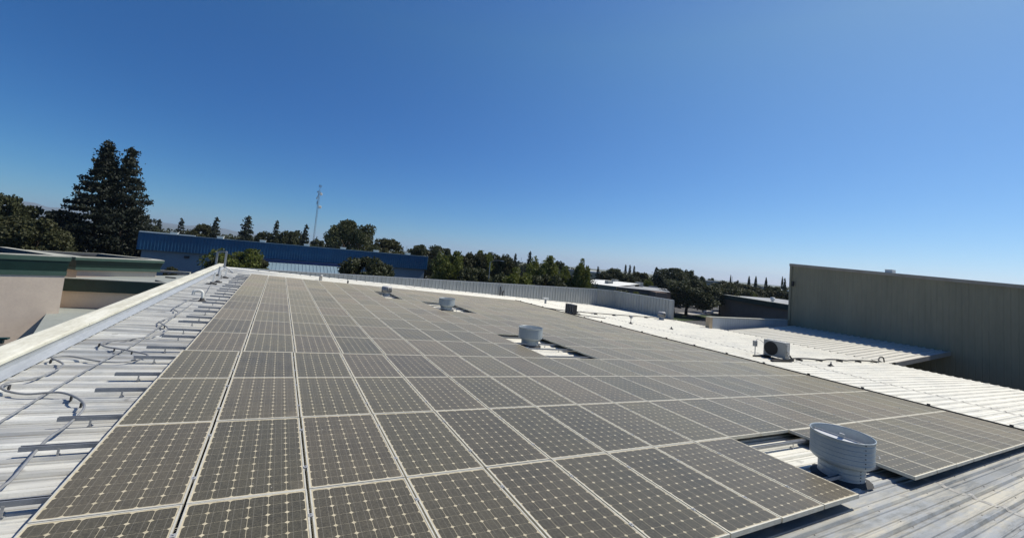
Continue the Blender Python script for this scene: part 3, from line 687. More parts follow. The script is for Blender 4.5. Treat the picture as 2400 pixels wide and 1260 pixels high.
m = MB(); m.box(WX-.30, WX-.14, 15.85, 16.0, 2.15, 2.45); m.lathe([(.09, 0), (.12, .1), (.03, .2)], (WX-.24, 15.92, 2.0), 12); m.build('wall_light', M['grille'], tall)
# canopy
CSL = .04; CY0, CY1 = 6.05, 15.85
can = world(empty('side_canopy', Matrix.Translation((36.5, 11, GROUND)), 'lower ribbed metal canopy roof between the solar roof and the tall tan wall', 'canopy'))
m = MB(); zc = lambda x: -1.83 + CSL*(x-31.9); prof = []; y = CY0
while y < CY1:
    for dy, o in ((0, .06), (.05, .06), (.08, 0), (.37, 0), (.40, .06)):
        if y+dy <= CY1+.01: prof.append((y+dy, o))
    y += .42
n = len(m.v)
for x in (31.95, WX-.01):
    for yy, o in prof: m.v.append((x, yy, zc(x)+o-.05))
k = len(prof)
for j in range(k-1): m.face((n+j, n+k+j, n+k+j+1, n+j+1))
M['canopy'] = weathered('canopy_sheet', (.60, .58, .50), (.50, .485, .42), .5, .05, 1.4, stretch=(.3, 2, 1))
m.build('roof', M['canopy'], can)
m = MB(); a = Vector((32.5, CY0-.04, zc(32.5)-.12)); b2 = Vector((WX-.05, CY0-.04, zc(WX)-.12)); m.bar(a, b2, .06, .26); m.build('fascia', M['tantrim'], can)
m = MB(); m.bar((31.97, CY0, zc(32)-.18), (31.97, CY1, zc(32)-.18), .1, .2); m.build('beam', M['strut'], can)
m = MB()
for y in (CY0+.3, (CY0+CY1)/2, CY1-.3): m.bar((32.1, y, GROUND), (32.1, y, zc(32)-.2), .2, .2)
m.build('column', M['strut'], can)
lp = world(empty('low_parapet', Matrix.Translation((36, 16.4, -2)), 'low pale ribbed parapet wall behind the canopy roof', 'wall'))
m = MB(); ribbed_wall(m, (30.75, 16.3), (WX, 16.3), -2.2, lambda t: -.96-.13*t, .305, .008, .2); m.build('cladding', M['clad2'], lp)
m = MB(); m.box(30.38, 30.75, 16.27, 16.6, -2.6, -.93); m.build('end_panel', M['endtan'], lp)
m = MB(); m.bar((30.35, 16.42, -.92), (WX, 16.42, -1.06), .36, .05); m.build('coping', M['cream'], lp)
m = MB(); m.quad((30.4, 16.6, GROUND), (WX, 16.6, GROUND), (WX, 16.6, -1.07), (30.4, 16.6, -.95)); m.build('back_wall', M['tan'], lp)

# ------------------------------------------------------------------ stucco buildings on the left
def frustum(m, pts, z0, z1, grow):
    """cornice band that flares outwards from z0 to z1 (pts counter-clockwise)"""
    def off(pts, g):
        k = len(pts); out = []
        for i in range(k):
            p0, p, p1 = Vector(pts[i-1][:2]), Vector(pts[i][:2]), Vector(pts[(i+1) % k][:2])
            d0 = (p-p0).normalized(); d1 = (p1-p).normalized(); n0 = Vector((d0.y, -d0.x)); n1 = Vector((d1.y, -d1.x))
            q = (n0+n1); q = q/max(q.length_squared/2, .3); out.append(p + q*g)
        return out
    A, B = off(pts, grow[0]), off(pts, grow[1]); n = len(m.v); k = len(pts)
    m.v += [(p.x, p.y, z0) for p in A] + [(p.x, p.y, z1) for p in B]
    for i in range(k): j = (i+1) % k; m.face((n+i, n+j, n+k+j, n+k+i))
    m.face([n+k+i for i in range(k)]); m.face([n+i for i in reversed(range(k))])
    return off
def cornice_building(e, pts, z_top, z_base, bandh=.75, trimh=.28, caph=.3, inner=.55, drop=.7, over=.35, inset=0.):
    pts = [Vector((p[0], p[1])) for p in pts]
    a = sum(pts[i].x*pts[(i+1) % len(pts)].y - pts[(i+1) % len(pts)].x*pts[i].y for i in range(len(pts)))
    if a < 0: pts = pts[::-1]
    zc_ = z_top - caph; zt = zc_ - bandh; zb = zt - trimh
    m = MB(); off = frustum(m, pts, zb, zt, (over*.35, over*.40)); m.build('lower_trim', M['greentrim'], e)
    m = MB(); m.prism([tuple(p) for p in off(pts, -inset)], z_base, zb+.05, False); m.build('wall', M['pink'], e)
    m = MB(); frustum(m, pts, zt, zc_, (over*.25, over*.75)); m.build('fascia_band', M['green'], e)
    m = MB(); k = len(pts); A = off(pts, over); B = off(pts, over-.04)
    # cap ring: outer face, top ring, inner face down to the recessed roof
    I = off(pts, -inner); n = len(m.v)
    for L, z in ((A, zc_), (A, z_top-.06)): m.v += [(p.x, p.y, z) for p in L]
    for i in range(k): j = (i+1) % k; m.face((n+i, n+j, n+k+j, n+k+i))
    m.face([n+i for i in reversed(range(k))])
    m.build('cornice', M['greentrim'], e)
    m = MB(); n = 0
    for L, z in ((A, z_top-.06), (A, z_top), (I, z_top+.02)): m.v += [(p.x, p.y, z) for p in L]
    for r in (0, 1):
        for i in range(k): j = (i+1) % k; m.face((n+r*k+i, n+r*k+j, n+(r+1)*k+j, n+(r+1)*k+i))
    m.build('cap', M['cream'], e)
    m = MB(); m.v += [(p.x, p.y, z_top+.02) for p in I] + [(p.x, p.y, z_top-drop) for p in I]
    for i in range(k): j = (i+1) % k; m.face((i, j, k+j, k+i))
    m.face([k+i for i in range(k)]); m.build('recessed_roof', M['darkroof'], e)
ZC = -1.0
P0, P1, P2 = atz(0, 594, ZC), atz(200, 603, ZC), atz(394, 611, ZC)
d01 = (P1-P0).normalized(); d12 = (P2-P1).normalized()
nrm = Vector((d01.y, -d01.x, 0)); back = -nrm; n2 = Vector((d12.y, -d12.x, 0))
ov = .15
Q1 = atz(143, 662, -2.75); 
A0 = P0 - d01*14 - nrm*ov; A1 = P1 - d01*1.9 - nrm*ov
bk1 = (atz(64, 583, ZC) - P1).normalized()
e = world(empty('stucco_building', Matrix.Translation((A0.x, A0.y, GROUND)), 'pink stucco building at the left edge with a dark green cornice', 'building'))
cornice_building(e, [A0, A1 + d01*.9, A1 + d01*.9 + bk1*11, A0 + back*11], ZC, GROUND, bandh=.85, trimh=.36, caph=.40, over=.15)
e = world(empty('stucco_building', Matrix.Translation((P2.x, P2.y, GROUND)), 'stucco building with green cornice set just behind the pink one', 'building'))
ZB = -1.36; P1, P2 = atz(200, 603, ZB), atz(394, 611, ZB); d12 = (P2-P1).normalized(); n2 = Vector((d12.y, -d12.x, 0))
B0 = P1 - n2*(ov+.3) - d12*.2; B1 = P2 - n2*(ov+.3) - d12*.55; B2 = atz(236, 594, ZB)
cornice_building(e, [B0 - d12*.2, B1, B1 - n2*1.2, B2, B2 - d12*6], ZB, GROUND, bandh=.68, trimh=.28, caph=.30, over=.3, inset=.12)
# low dark wing
e = world(empty('low_wing', Matrix.Translation((-11, 47, GROUND)), 'low flat-roofed wing with dark green fascia between the stucco buildings and the parapet', 'building'))
C0, C1 = atz(146, 649, -3.12), atz(383, 661, -3.02)
dc = (C1-C0).normalized(); C1b = C1 + dc*3.5; nb = Vector((-dc.y, dc.x, 0))
m = MB(); m.prism([(C0.x, C0.y), (C1b.x, C1b.y), ((C1b+nb*22).x, (C1b+nb*22).y), ((C0+nb*1.0).x, (C0+nb*1.0).y)], GROUND, -3.3); m.build('wall', M['pink'], e)
f = MB(); o2 = -nb*.25
f.bar(C0+o2-Vector((0,0,.62)), C1b+o2-Vector((0,0,.62)), .3, 1.1); f.build('fascia_band', M['green'], e)
f = MB(); f.bar(C0+o2-Vector((0,0,.03)), C1b+o2-Vector((0,0,.03)), .5, .08); f.build('cap', M['cream'], e)
f = MB(); f.poly([C0-Vector((0,0,.1)), C1b-Vector((0,0,.1)), C1b+nb*22-Vector((0,0,.1)), C0+nb*1-Vector((0,0,.1))]); f.build('roof', M['lowroof'], e)
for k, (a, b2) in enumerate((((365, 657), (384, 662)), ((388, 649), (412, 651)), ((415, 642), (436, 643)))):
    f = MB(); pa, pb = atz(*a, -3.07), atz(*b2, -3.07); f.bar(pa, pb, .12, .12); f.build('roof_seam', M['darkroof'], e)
f = MB(); pa, pb = atz(372, 635, -3.02), atz(446, 640, -3.02); f.bar(pa, pb, .35, .25); f.build('parapet', M['cream'], e)
e = world(empty('flat_lower_roof', Matrix.Translation((-14, 45, GROUND)), 'pale grey low roof surface beneath the pink stucco wall', 'building'))
D = [atz(118, 720, -5.75), atz(360, 720, -5.75), atz(330, 800, -5.75), atz(40, 840, -5.75)]
f = MB(); f.prism([(p.x, p.y) for p in reversed(D)][::-1] if False else [(p.x, p.y) for p in (D[3], D[2], D[1], D[0])], GROUND, -5.75); f.build('roof', M['lowroof'], e)
# small cornice fragment low at the left frame edge
pb = at(-8, 800, 22)
e = empty('wall_trim_piece', Matrix.Translation(pb), 'small dark green hood low on the pink wall at the left edge', 'lamp')
f = MB(); f.box(-.3, .42, -.15, .15, .12, .20); f.build('trim', M['green'], e); f = MB(); f.box(-.3, .25, -.1, .1, -.1, .12); f.build('trim_body', M['greentrim'], e)

# ------------------------------------------------------------------ blue building
BY = 85.
bl = world(empty('blue_building', Matrix.Translation((5, BY, GROUND)), 'long pale building with a deep blue ribbed fascia behind the far parapet', 'building'))
x0, x1 = aty(327, 541, BY).x, aty(1003.3, 603.3, BY).x; zt, zb = 1.22, -1.62
m = MB(); ribbed_wall(m, (x0, BY), (x1, BY), zb, zt, .45, .05, .27); ribbed_wall(m, (x1, BY), (x1, BY+3), zb, zt, .60, .08, .40)
ribbed_wall(m, (x0, BY+3), (x0, BY), zb, zt, .60, .08, .40)
m.build('fascia', M['blue'], bl)
m = MB(); m.box(x0+.5, x1-.35, BY+.6, BY+26, GROUND, zt-.4); m.build('wall', M['bluewall'], bl)
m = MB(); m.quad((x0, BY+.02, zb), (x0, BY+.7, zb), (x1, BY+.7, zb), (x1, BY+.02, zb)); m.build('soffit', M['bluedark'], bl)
m = MB(); m.bar((x0-.05, BY, zt+.02), (x1+.05, BY, zt+.02), .28, .10); m.build('coping', M['blueroof'], bl)
m = MB(); m.quad((x0, BY+.2, zt-.5), (x1, BY+.2, zt-.5), (x1, BY+26, zt-.3), (x0, BY+26, zt-.3)); m.build('roof', M['whiteroof'], bl)
xw = aty(458, 552, BY).x; m = MB(); m.bar((x0-.05, BY+.3, zt+.12), (xw, BY+.3, zt+.12), .2, .16); m.build('white_edge', M['whiteroof'], bl)
for (px, py) in ((409, 545.5), (517, 556), (616, 566), (719, 574.5), (804, 583), (881, 590.5), (955, 597)):
    p = aty(px, py, BY+5); m = MB(); m.box(p.x-.5, p.x+.5, BY+4.5, BY+5.5, zt-.5, zt+.36); m.box(p.x-.58, p.x+.58, BY+4.4, BY+5.6, zt+.36, zt+.44); m.build('roof_vent', M['whiteroof'], bl)
p = aty(438, 602, BY+.55); m = MB(); m.box(p.x-.35, p.x+.35, BY+.3, BY+.6, p.z-.18, p.z+.18); m.build('wall_light', M['grille'], bl)
p = aty(604, 594, BY); m = MB(); m.box(p.x-.15, p.x+.15, BY-.7, BY-.3, p.z-.2, p.z+.2); m.build('floodlight', M['whiteroof'], bl)
xa, xb = aty(606, 604, BY).x, aty(822, 625, BY).x
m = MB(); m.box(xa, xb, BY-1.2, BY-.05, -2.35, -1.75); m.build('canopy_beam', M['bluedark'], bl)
m = MB(); n = 0; s = xa
while s < xb:
    m.quad((s, BY-1.2, -2.25), (min(s+.56, xb), BY-1.2, -2.25), (min(s+.56, xb), BY-8, -4.6), (s, BY-8, -4.6))
    m.box(s+.56, s+.60, BY-8, BY-1.2, 0, .001) if False else None
    m.quad((s+.56, BY-1.2, -2.25), (s+.56, BY-1.2, -2.17), (s+.56, BY-8, -4.52), (s+.56, BY-8, -4.6))
    m.quad((s+.56, BY-1.2, -2.17), (s+.61, BY-1.2, -2.17), (s+.61, BY-8, -4.52), (s+.56, BY-8, -4.52))
    m.quad((s+.61, BY-1.2, -2.17), (s+.61, BY-1.2, -2.25), (s+.61, BY-8, -4.6), (s+.61, BY-8, -4.52))
    s += .61
m.build('canopy_roof', M['blueroof'], bl)

# ------------------------------------------------------------------ buildings in the middle and right distance
def simple_building(e, a, b2, depthv, z_top, z_base, wall, roofm, cap=.0, roof_lift=.0):
    a, b2 = Vector((a.x, a.y, 0)), Vector((b2.x, b2.y, 0)); d = (b2-a).normalized(); nb = Vector((-d.y, d.x, 0))*depthv
    P = [a, b2, b2+nb, a+nb]
    m = MB(); m.prism([(p.x, p.y) for p in P], z_base, z_top, False); m.build('wall', wall, e)
    m = MB(); m.poly([(p.x, p.y, z_top - (0 if i < 2 else -roof_lift)) for i, p in enumerate(P)]); m.build('roof', roofm, e)
    return P
mid = world(empty('tan_building', Matrix.Translation(atz(1500, 690, GROUND)), 'long tan building with white roof and rooftop boxes beyond the parapet corner', 'building'))
a, b2 = atz(1446, 673, -2.), atz(1572, 686, -2.)
simple_building(mid, a, b2, 26, -2., GROUND, M['brown'], M['greyroof'])
m = MB(); m.bar(a, b2, .5, .25); m.build('coping', M['brown'], mid)
a2, b3 = atz(1340, 658, -2.), atz(1445.5, 670.5, -2.)
wn_ = world(empty('white_roof_building', Matrix.Translation(atz(1400, 690, GROUND)), 'grey building with a bright white flat roof left of the tan one', 'building'))
simple_building(wn_, a2, b3, 14, -2.05, GROUND, M['tan'], M['whiteroof'], roof_lift=.9)
for i, (px, py, wd, hh, dd, l) in enumerate(((1427, 664, 1.7, 1.25, 112, 'larger louvred rooftop unit on the white roof'), (1441, 659, 1.4, .9, 120, 'louvred rooftop unit just behind the larger one'), (1498, 666, 1.7, 1.0, 116, 'louvred rooftop unit on the tan building roof'))):
    p = at(px, py, dd); e = empty('rooftop_unit', Matrix.Translation(p), l, 'rooftop unit')
    m = MB(); m.box(-wd/2, wd/2, -.7, .7, -hh*.7, hh*.6); m.build('casing', M['ductbox'], e)
    m = MB(); [m.box(-wd/2+.1, wd/2-.1, -.73, -.703, -hh*.6+k*hh*.14, -hh*.6+k*hh*.14+.07) for k in range(8)]; m.build('louvres', M['strut'], e)
for (px, py, px2, py2) in ((1453, 663, 1487, 667.5), (1490, 667.5, 1509, 670.5), (1521, 671, 1541, 673.5), (1384, 654, 1415, 657.5)):
    pa, pb = at(px, py, 122), at(px2, py2, 122); m = MB(); m.bar(pa, pb, .5, .5); m.build('skylight', M['greyroof'], mid)
wp = atz(1537, 720, GROUND)
e = world(empty('slat_shed', Matrix.Translation(wp), 'brown horizontally slatted shed wall in front of the tan building', 'shed'))
a, b2 = at(1537, 684, 92), at(1564, 685, 92); m = MB(); k = 14; zt_ = a.z
m.prism([(a.x, a.y), (b2.x, b2.y), (b2.x+2, b2.y+4), (a.x+2, a.y+4)], GROUND, zt_); m.build('wall', M['shingle'], e)
m = MB()
z = GROUND + .1
while z < zt_: m.bar((a.x, a.y-.03, z), (b2.x, b2.y-.03, z), .08, .07); z += .30
m.bar((a.x, a.y-.03, GROUND), (a.x, a.y-.03, zt_), .3, .3); m.build('slats', M['shingle'], e)
e = world(empty('tan_building', Matrix.Translation(atz(1780, 740, GROUND)), 'plain tan building with a dark green fascia left of the tall metal wall', 'building'))
a, b2 = atz(1690, 689, -2.), atz(1870, 717, -2.)
simple_building(e, a, b2, 16, -2.1, GROUND - .5, M['brown'], M['greyroof'], roof_lift=.25)
dd = (b2-a).normalized(); nb = Vector((-dd.y, dd.x, 0)); dn = Vector((0, 0, 1))
m = MB(); o3 = -nb*.5; m.bar(a+o3-dn*.55-dd*.6, b2+o3-dn*.55, .5, 1.1); m.build('fascia_band', M['green'], e)
m = MB(); m.bar(a+o3-dn*-.06-dd*1.0, b2+o3-dn*-.06, 1.2, .12); m.build('cap', M['cream'], e)
p = at(1811, 700, 99); rv = empty('turbine_vent', Matrix.Translation((p.x, p.y, p.z-.8)), 'pale turbine vent on the green-fascia tan building roof', 'vent')
m = MB(); m.sm = True; m.lathe([(.28, 0), (.28, .45), (.48, .5), (.48, 1.15), (0, 1.2)], seg=14); m.build('body', M['whiteroof'], rv)
for i, (x0_, y0_, x1_, y1_, dp, hgt, mt, l) in enumerate(((1650, 655, 1690, 661, 190, 2.2, 'greyroof', 'far grey flat-roofed building above the round tree'), (1651, 663, 1670, 666, 150, 4., 'bluewall', 'far pale wall glimpsed between two dark trees'),
        (1756, 668, 1795, 674, 210, 2.4, 'greyroof', 'far grey roof behind the cypresses'), (1782, 676, 1792, 678, 170, 1.5, 'whiteroof', 'small white roof strip below the cypresses'), (1834, 677, 1860, 682, 150, 1.2, 'whiteroof', 'white roof strip beside the edge of the tall wall'),
        (1384, 634, 1412, 639, 200, 1.2, 'whiteroof', 'far white sheds left of the pointed conifer'), (1310, 628, 1345, 632, 190, 1.5, 'greyroof', 'far grey roof glimpsed left of the upright bright tree'))):
    a, b2 = at(x0_, y0_, dp), at(x1_, y1_, dp); e = world(empty('distant_building', Matrix.Translation((a.x, a.y, GROUND)), l, 'building'))
    zt_ = (a.z+b2.z)/2; simple_building(e, a, b2, 12, zt_-.25, GROUND, M['bluewall'] if mt == 'bluewall' else M['tan'], M[mt], roof_lift=.4)
    m = MB(); m.bar((a.x, a.y, zt_-.3), (b2.x, b2.y, zt_-.3), .6, .6); m.build('coping', M[mt], e)

# ------------------------------------------------------------------ trees
def leafmesh(name, C, S, seed, mat, asp=1.0, flat=0.0, N=None):
    rs = np.random.RandomState(seed); n = len(C)
    a = rs.normal(size=(n, 3)); a[:, 2] *= (1-flat)
    if N is not None: a = a*.55 + N
    a /= np.linalg.norm(a, axis=1)[:, None] + 1e-9         # in-plane axis 1 is perpendicular to a
    t = rs.normal(size=(n, 3)); u = np.cross(a, t); u /= np.linalg.norm(u, axis=1)[:, None] + 1e-9; v = np.cross(a, u)
    S = S[:, None]
    k = rs.uniform(.6, 1.3, (n, 4, 1))
    P = np.stack([C - u*S*asp*k[:, 0], C - v*S*k[:, 1], C + u*S*asp*k[:, 2], C + v*S*k[:, 3]], 1).reshape(-1, 3)
    me = bpy.data.meshes.new(name); me.vertices.add(4*n); me.vertices.foreach_set('co', P.ravel().astype('f'))
    me.loops.add(4*n); me.loops.foreach_set('vertex_index', np.arange(4*n, dtype='i'))
    me.polygons.add(n); me.polygons.foreach_set('loop_start', np.arange(0, 4*n, 4, dtype='i')); me.polygons.foreach_set('loop_total', np.full(n, 4, 'i'))
    me.materials.append(mat); me.update(); me.validate(); return me
def broadleaf(seed, mat, n=9000, clumps=46, z0=.22, rx=.42, top_bias=0., leaf=.017, squash=1., upright=0.):
    """unit-height crown, half-width about .5"""
    rs = np.random.RandomState(seed); C = []; S = []
    cc = []
    for i in range(clumps):
        a = rs.uniform(0, 2*np.pi); h = rs.uniform(0, 1)
        zc = z0 + (1-z0)*(.10 + .80*h)
        env = np.sqrt(max(.04, 1-((h-.42)/.62)**2))
        r = rx*env*rs.uniform(.35, .92)**.6
        cr = rs.uniform(.075, .135)*(1.15-.3*h)
        cc.append((r*np.cos(a), r*np.sin(a), zc, cr))
    for i in range(clumps):
        x, y, z, cr = cc[i]; k = int(n/clumps*rs.uniform(.7, 1.3)); d = rs.normal(size=(k, 3)); d /= np.linalg.norm(d, axis=1)[:, None]
        rad = cr*rs.uniform(.35, 1.08, k)[:, None]**.5 if False else cr*(rs.uniform(.2, 1.15, (k, 1))**.45)
        q = d*rad; q[:, 2] *= (.8*squash + upright)
        C.append(q + np.array([x, y, z])); S.append(rs.uniform(.6, 1.4, k)*leaf)
    C = np.concatenate(C); S = np.concatenate(S)
    C[:, 2] = np.minimum(C[:, 2], 1.0)
    crown = leafmesh('crown', C, S, seed+1, mat)
    t = MB(); t.sm = True; t.tube([(0, 0, 0), (.006, 0, .12), (0, .006, z0+.1), (0, 0, .6)], [.026, .021, .017, .006], 8)
    for i in range(0, clumps, 4):
        x, y, z, _ = cc[i]; zz = z0 + .02 + .25*(i/clumps); t.tube([(0, 0, zz), (x*.5, y*.5, (zz+z)/2+.01), (x, y, z)], [.010, .007, .003], 5)
    return crown, t.mesh('trunk', M['bark'])
def conifer(seed, mat, layers=17, n=6000, R=.30, z0=.10, leaf=.010, droop=.12, irr=.3, tuft=.028, power=.85, gap=1., cap=1., vj=1.):
    rs = np.random.RandomState(seed); C = []; S = []; t = MB(); t.sm = True
    t.tube([(0, 0, 0), (0, 0, .5), (0, 0, .99)], [.020, .012, .002], 7)
    per = n/(layers*9)
    for L in range(layers):
        h = (L+.5)/layers; z = z0 + (.985-z0)*h**.95
        nb = rs.randint(6, 10); ph = rs.uniform(0, 6.28)
        for b_ in range(nb):
            a = ph + b_*2*np.pi/nb + rs.uniform(-.25, .25); r = R*min(1., (1-h)/cap)**power*rs.uniform(1-irr, 1.05) + .012
            z1 = z + rs.uniform(-.6, .6)*(.97-z0)/layers*vj; k = max(10, int(per*(.25+2.0*(1-h)))); s = rs.uniform(.12, 1.0, k)**.65
            x = r*s; zz = z1 - droop*r*s + .10*r*s**3 + rs.normal(0, tuft*.33, k)
            lat = rs.normal(0, 1, k)*tuft*(.5+s*.9)*gap
            C.append(np.stack([x*np.cos(a) - lat*np.sin(a), x*np.sin(a) + lat*np.cos(a), zz - abs(lat)*.25], 1)); S.append(rs.uniform(.6, 1.4, k)*leaf)
            if b_ % 2 == 0: t.tube([(0, 0, z1), (r*.85*np.cos(a), r*.85*np.sin(a), z1-droop*r*.8)], [.004, .0015], 4)
    k = 60; C.append(np.stack([rs.normal(0, .006, k), rs.normal(0, .006, k), rs.uniform(.94, 1.0, k)], 1)); S.append(rs.uniform(.5, 1, k)*leaf*.8)
    return leafmesh('crown', np.concatenate(C), np.concatenate(S), seed+1, mat, 1.4, .3), t.mesh('trunk', M['bark'])
def spindle(seed, mat, n=1800):
    rs = np.random.RandomState(seed); z = rs.uniform(.06, 1, n); r = .085*np.sin(np.pi*np.clip((z*.86+.14), 0, 1))**.7*rs.uniform(.7, 1.1, n); a = rs.uniform(0, 6.28, n)
    t = MB(); t.tube([(0, 0, 0), (0, 0, .9)], [.02, .004], 6)
    return leafmesh('crown', np.stack([r*np.cos(a), r*np.sin(a), z], 1), np.full(n, .016), seed+1, mat), t.mesh('trunk', M['bark'])
ARC = {
 'redA': conifer(1, M['redwood'], 21, 34000, .27, .02, .0060, .03, .42, .022, 1.2, 1.0, .62), 'redB': conifer(2, M['redwood'], 20, 30000, .27, .02, .0060, .03, .44, .022, 1.2, 1.0, .60),
 'pineA': conifer(3, M['pine'], 15, 6200, .30, .10, .0105, .04, .48, .026, .9), 'pineB': conifer(4, M['pine'], 13, 5000, .30, .10, .0105, -.02, .6, .022, .9), 'pineC': conifer(5, M['pine'], 16, 6400, .26, .1, .0105, .04, .42, .026, .8),
 'olA': broadleaf(11, M['olive'], 12000, 60), 'olB': broadleaf(12, M['olive'], 9000, 48), 'olC': broadleaf(13, M['olive'], 9000, 40, rx=.38),
 'oakA': broadleaf(21, M['oak'], 12000, 64, leaf=.016), 'oakB': broadleaf(22, M['oak'], 9000, 50), 'oakC': broadleaf(23, M['oak'], 8000, 36, rx=.37),
 'limeA': broadleaf(31, M['lime'], 11000, 60, rx=.44, upright=.35), 'limeB': broadleaf(32, M['lime'], 9000, 44, rx=.42, upright=.3),
 'bigoak': broadleaf(41, M['oak'], 26000, 90, z0=.20, leaf=.0125),
 'cyp': spindle(51, M['cyp']),
}
AW = {}
for k_, (c_, t_) in ARC.items():
    co = np.empty(len(c_.vertices)*3, 'f'); c_.vertices.foreach_get('co', co); co = co.reshape(-1, 3); AW[k_] = {'red': .56, 'pineA': .60, 'pineB': .60, 'pineC': .5}.get(k_[:3] if k_[:3] == 'red' else k_, 1.85*np.percentile(np.abs(co[:, 0]), 97))
rt = random.Random(77)
def tree(kind, px, py, wpx, depth, name, label, cat='tree', group=None, base=GROUND):
    top = at(px, py, depth); H = top.z - base; W = wpx/F_PX*depth; s = W/AW[kind]
    e = empty(name, Matrix.Translation((top.x, top.y, base)) @ Matrix.Rotation(rt.uniform(0, 6.28), 4, 'Z') @ Matrix.Diagonal((s, s, H, 1)), label, cat, group)
    inst(ARC[kind][0], 'crown', e); inst(ARC[kind][1], 'trunk', e); return e
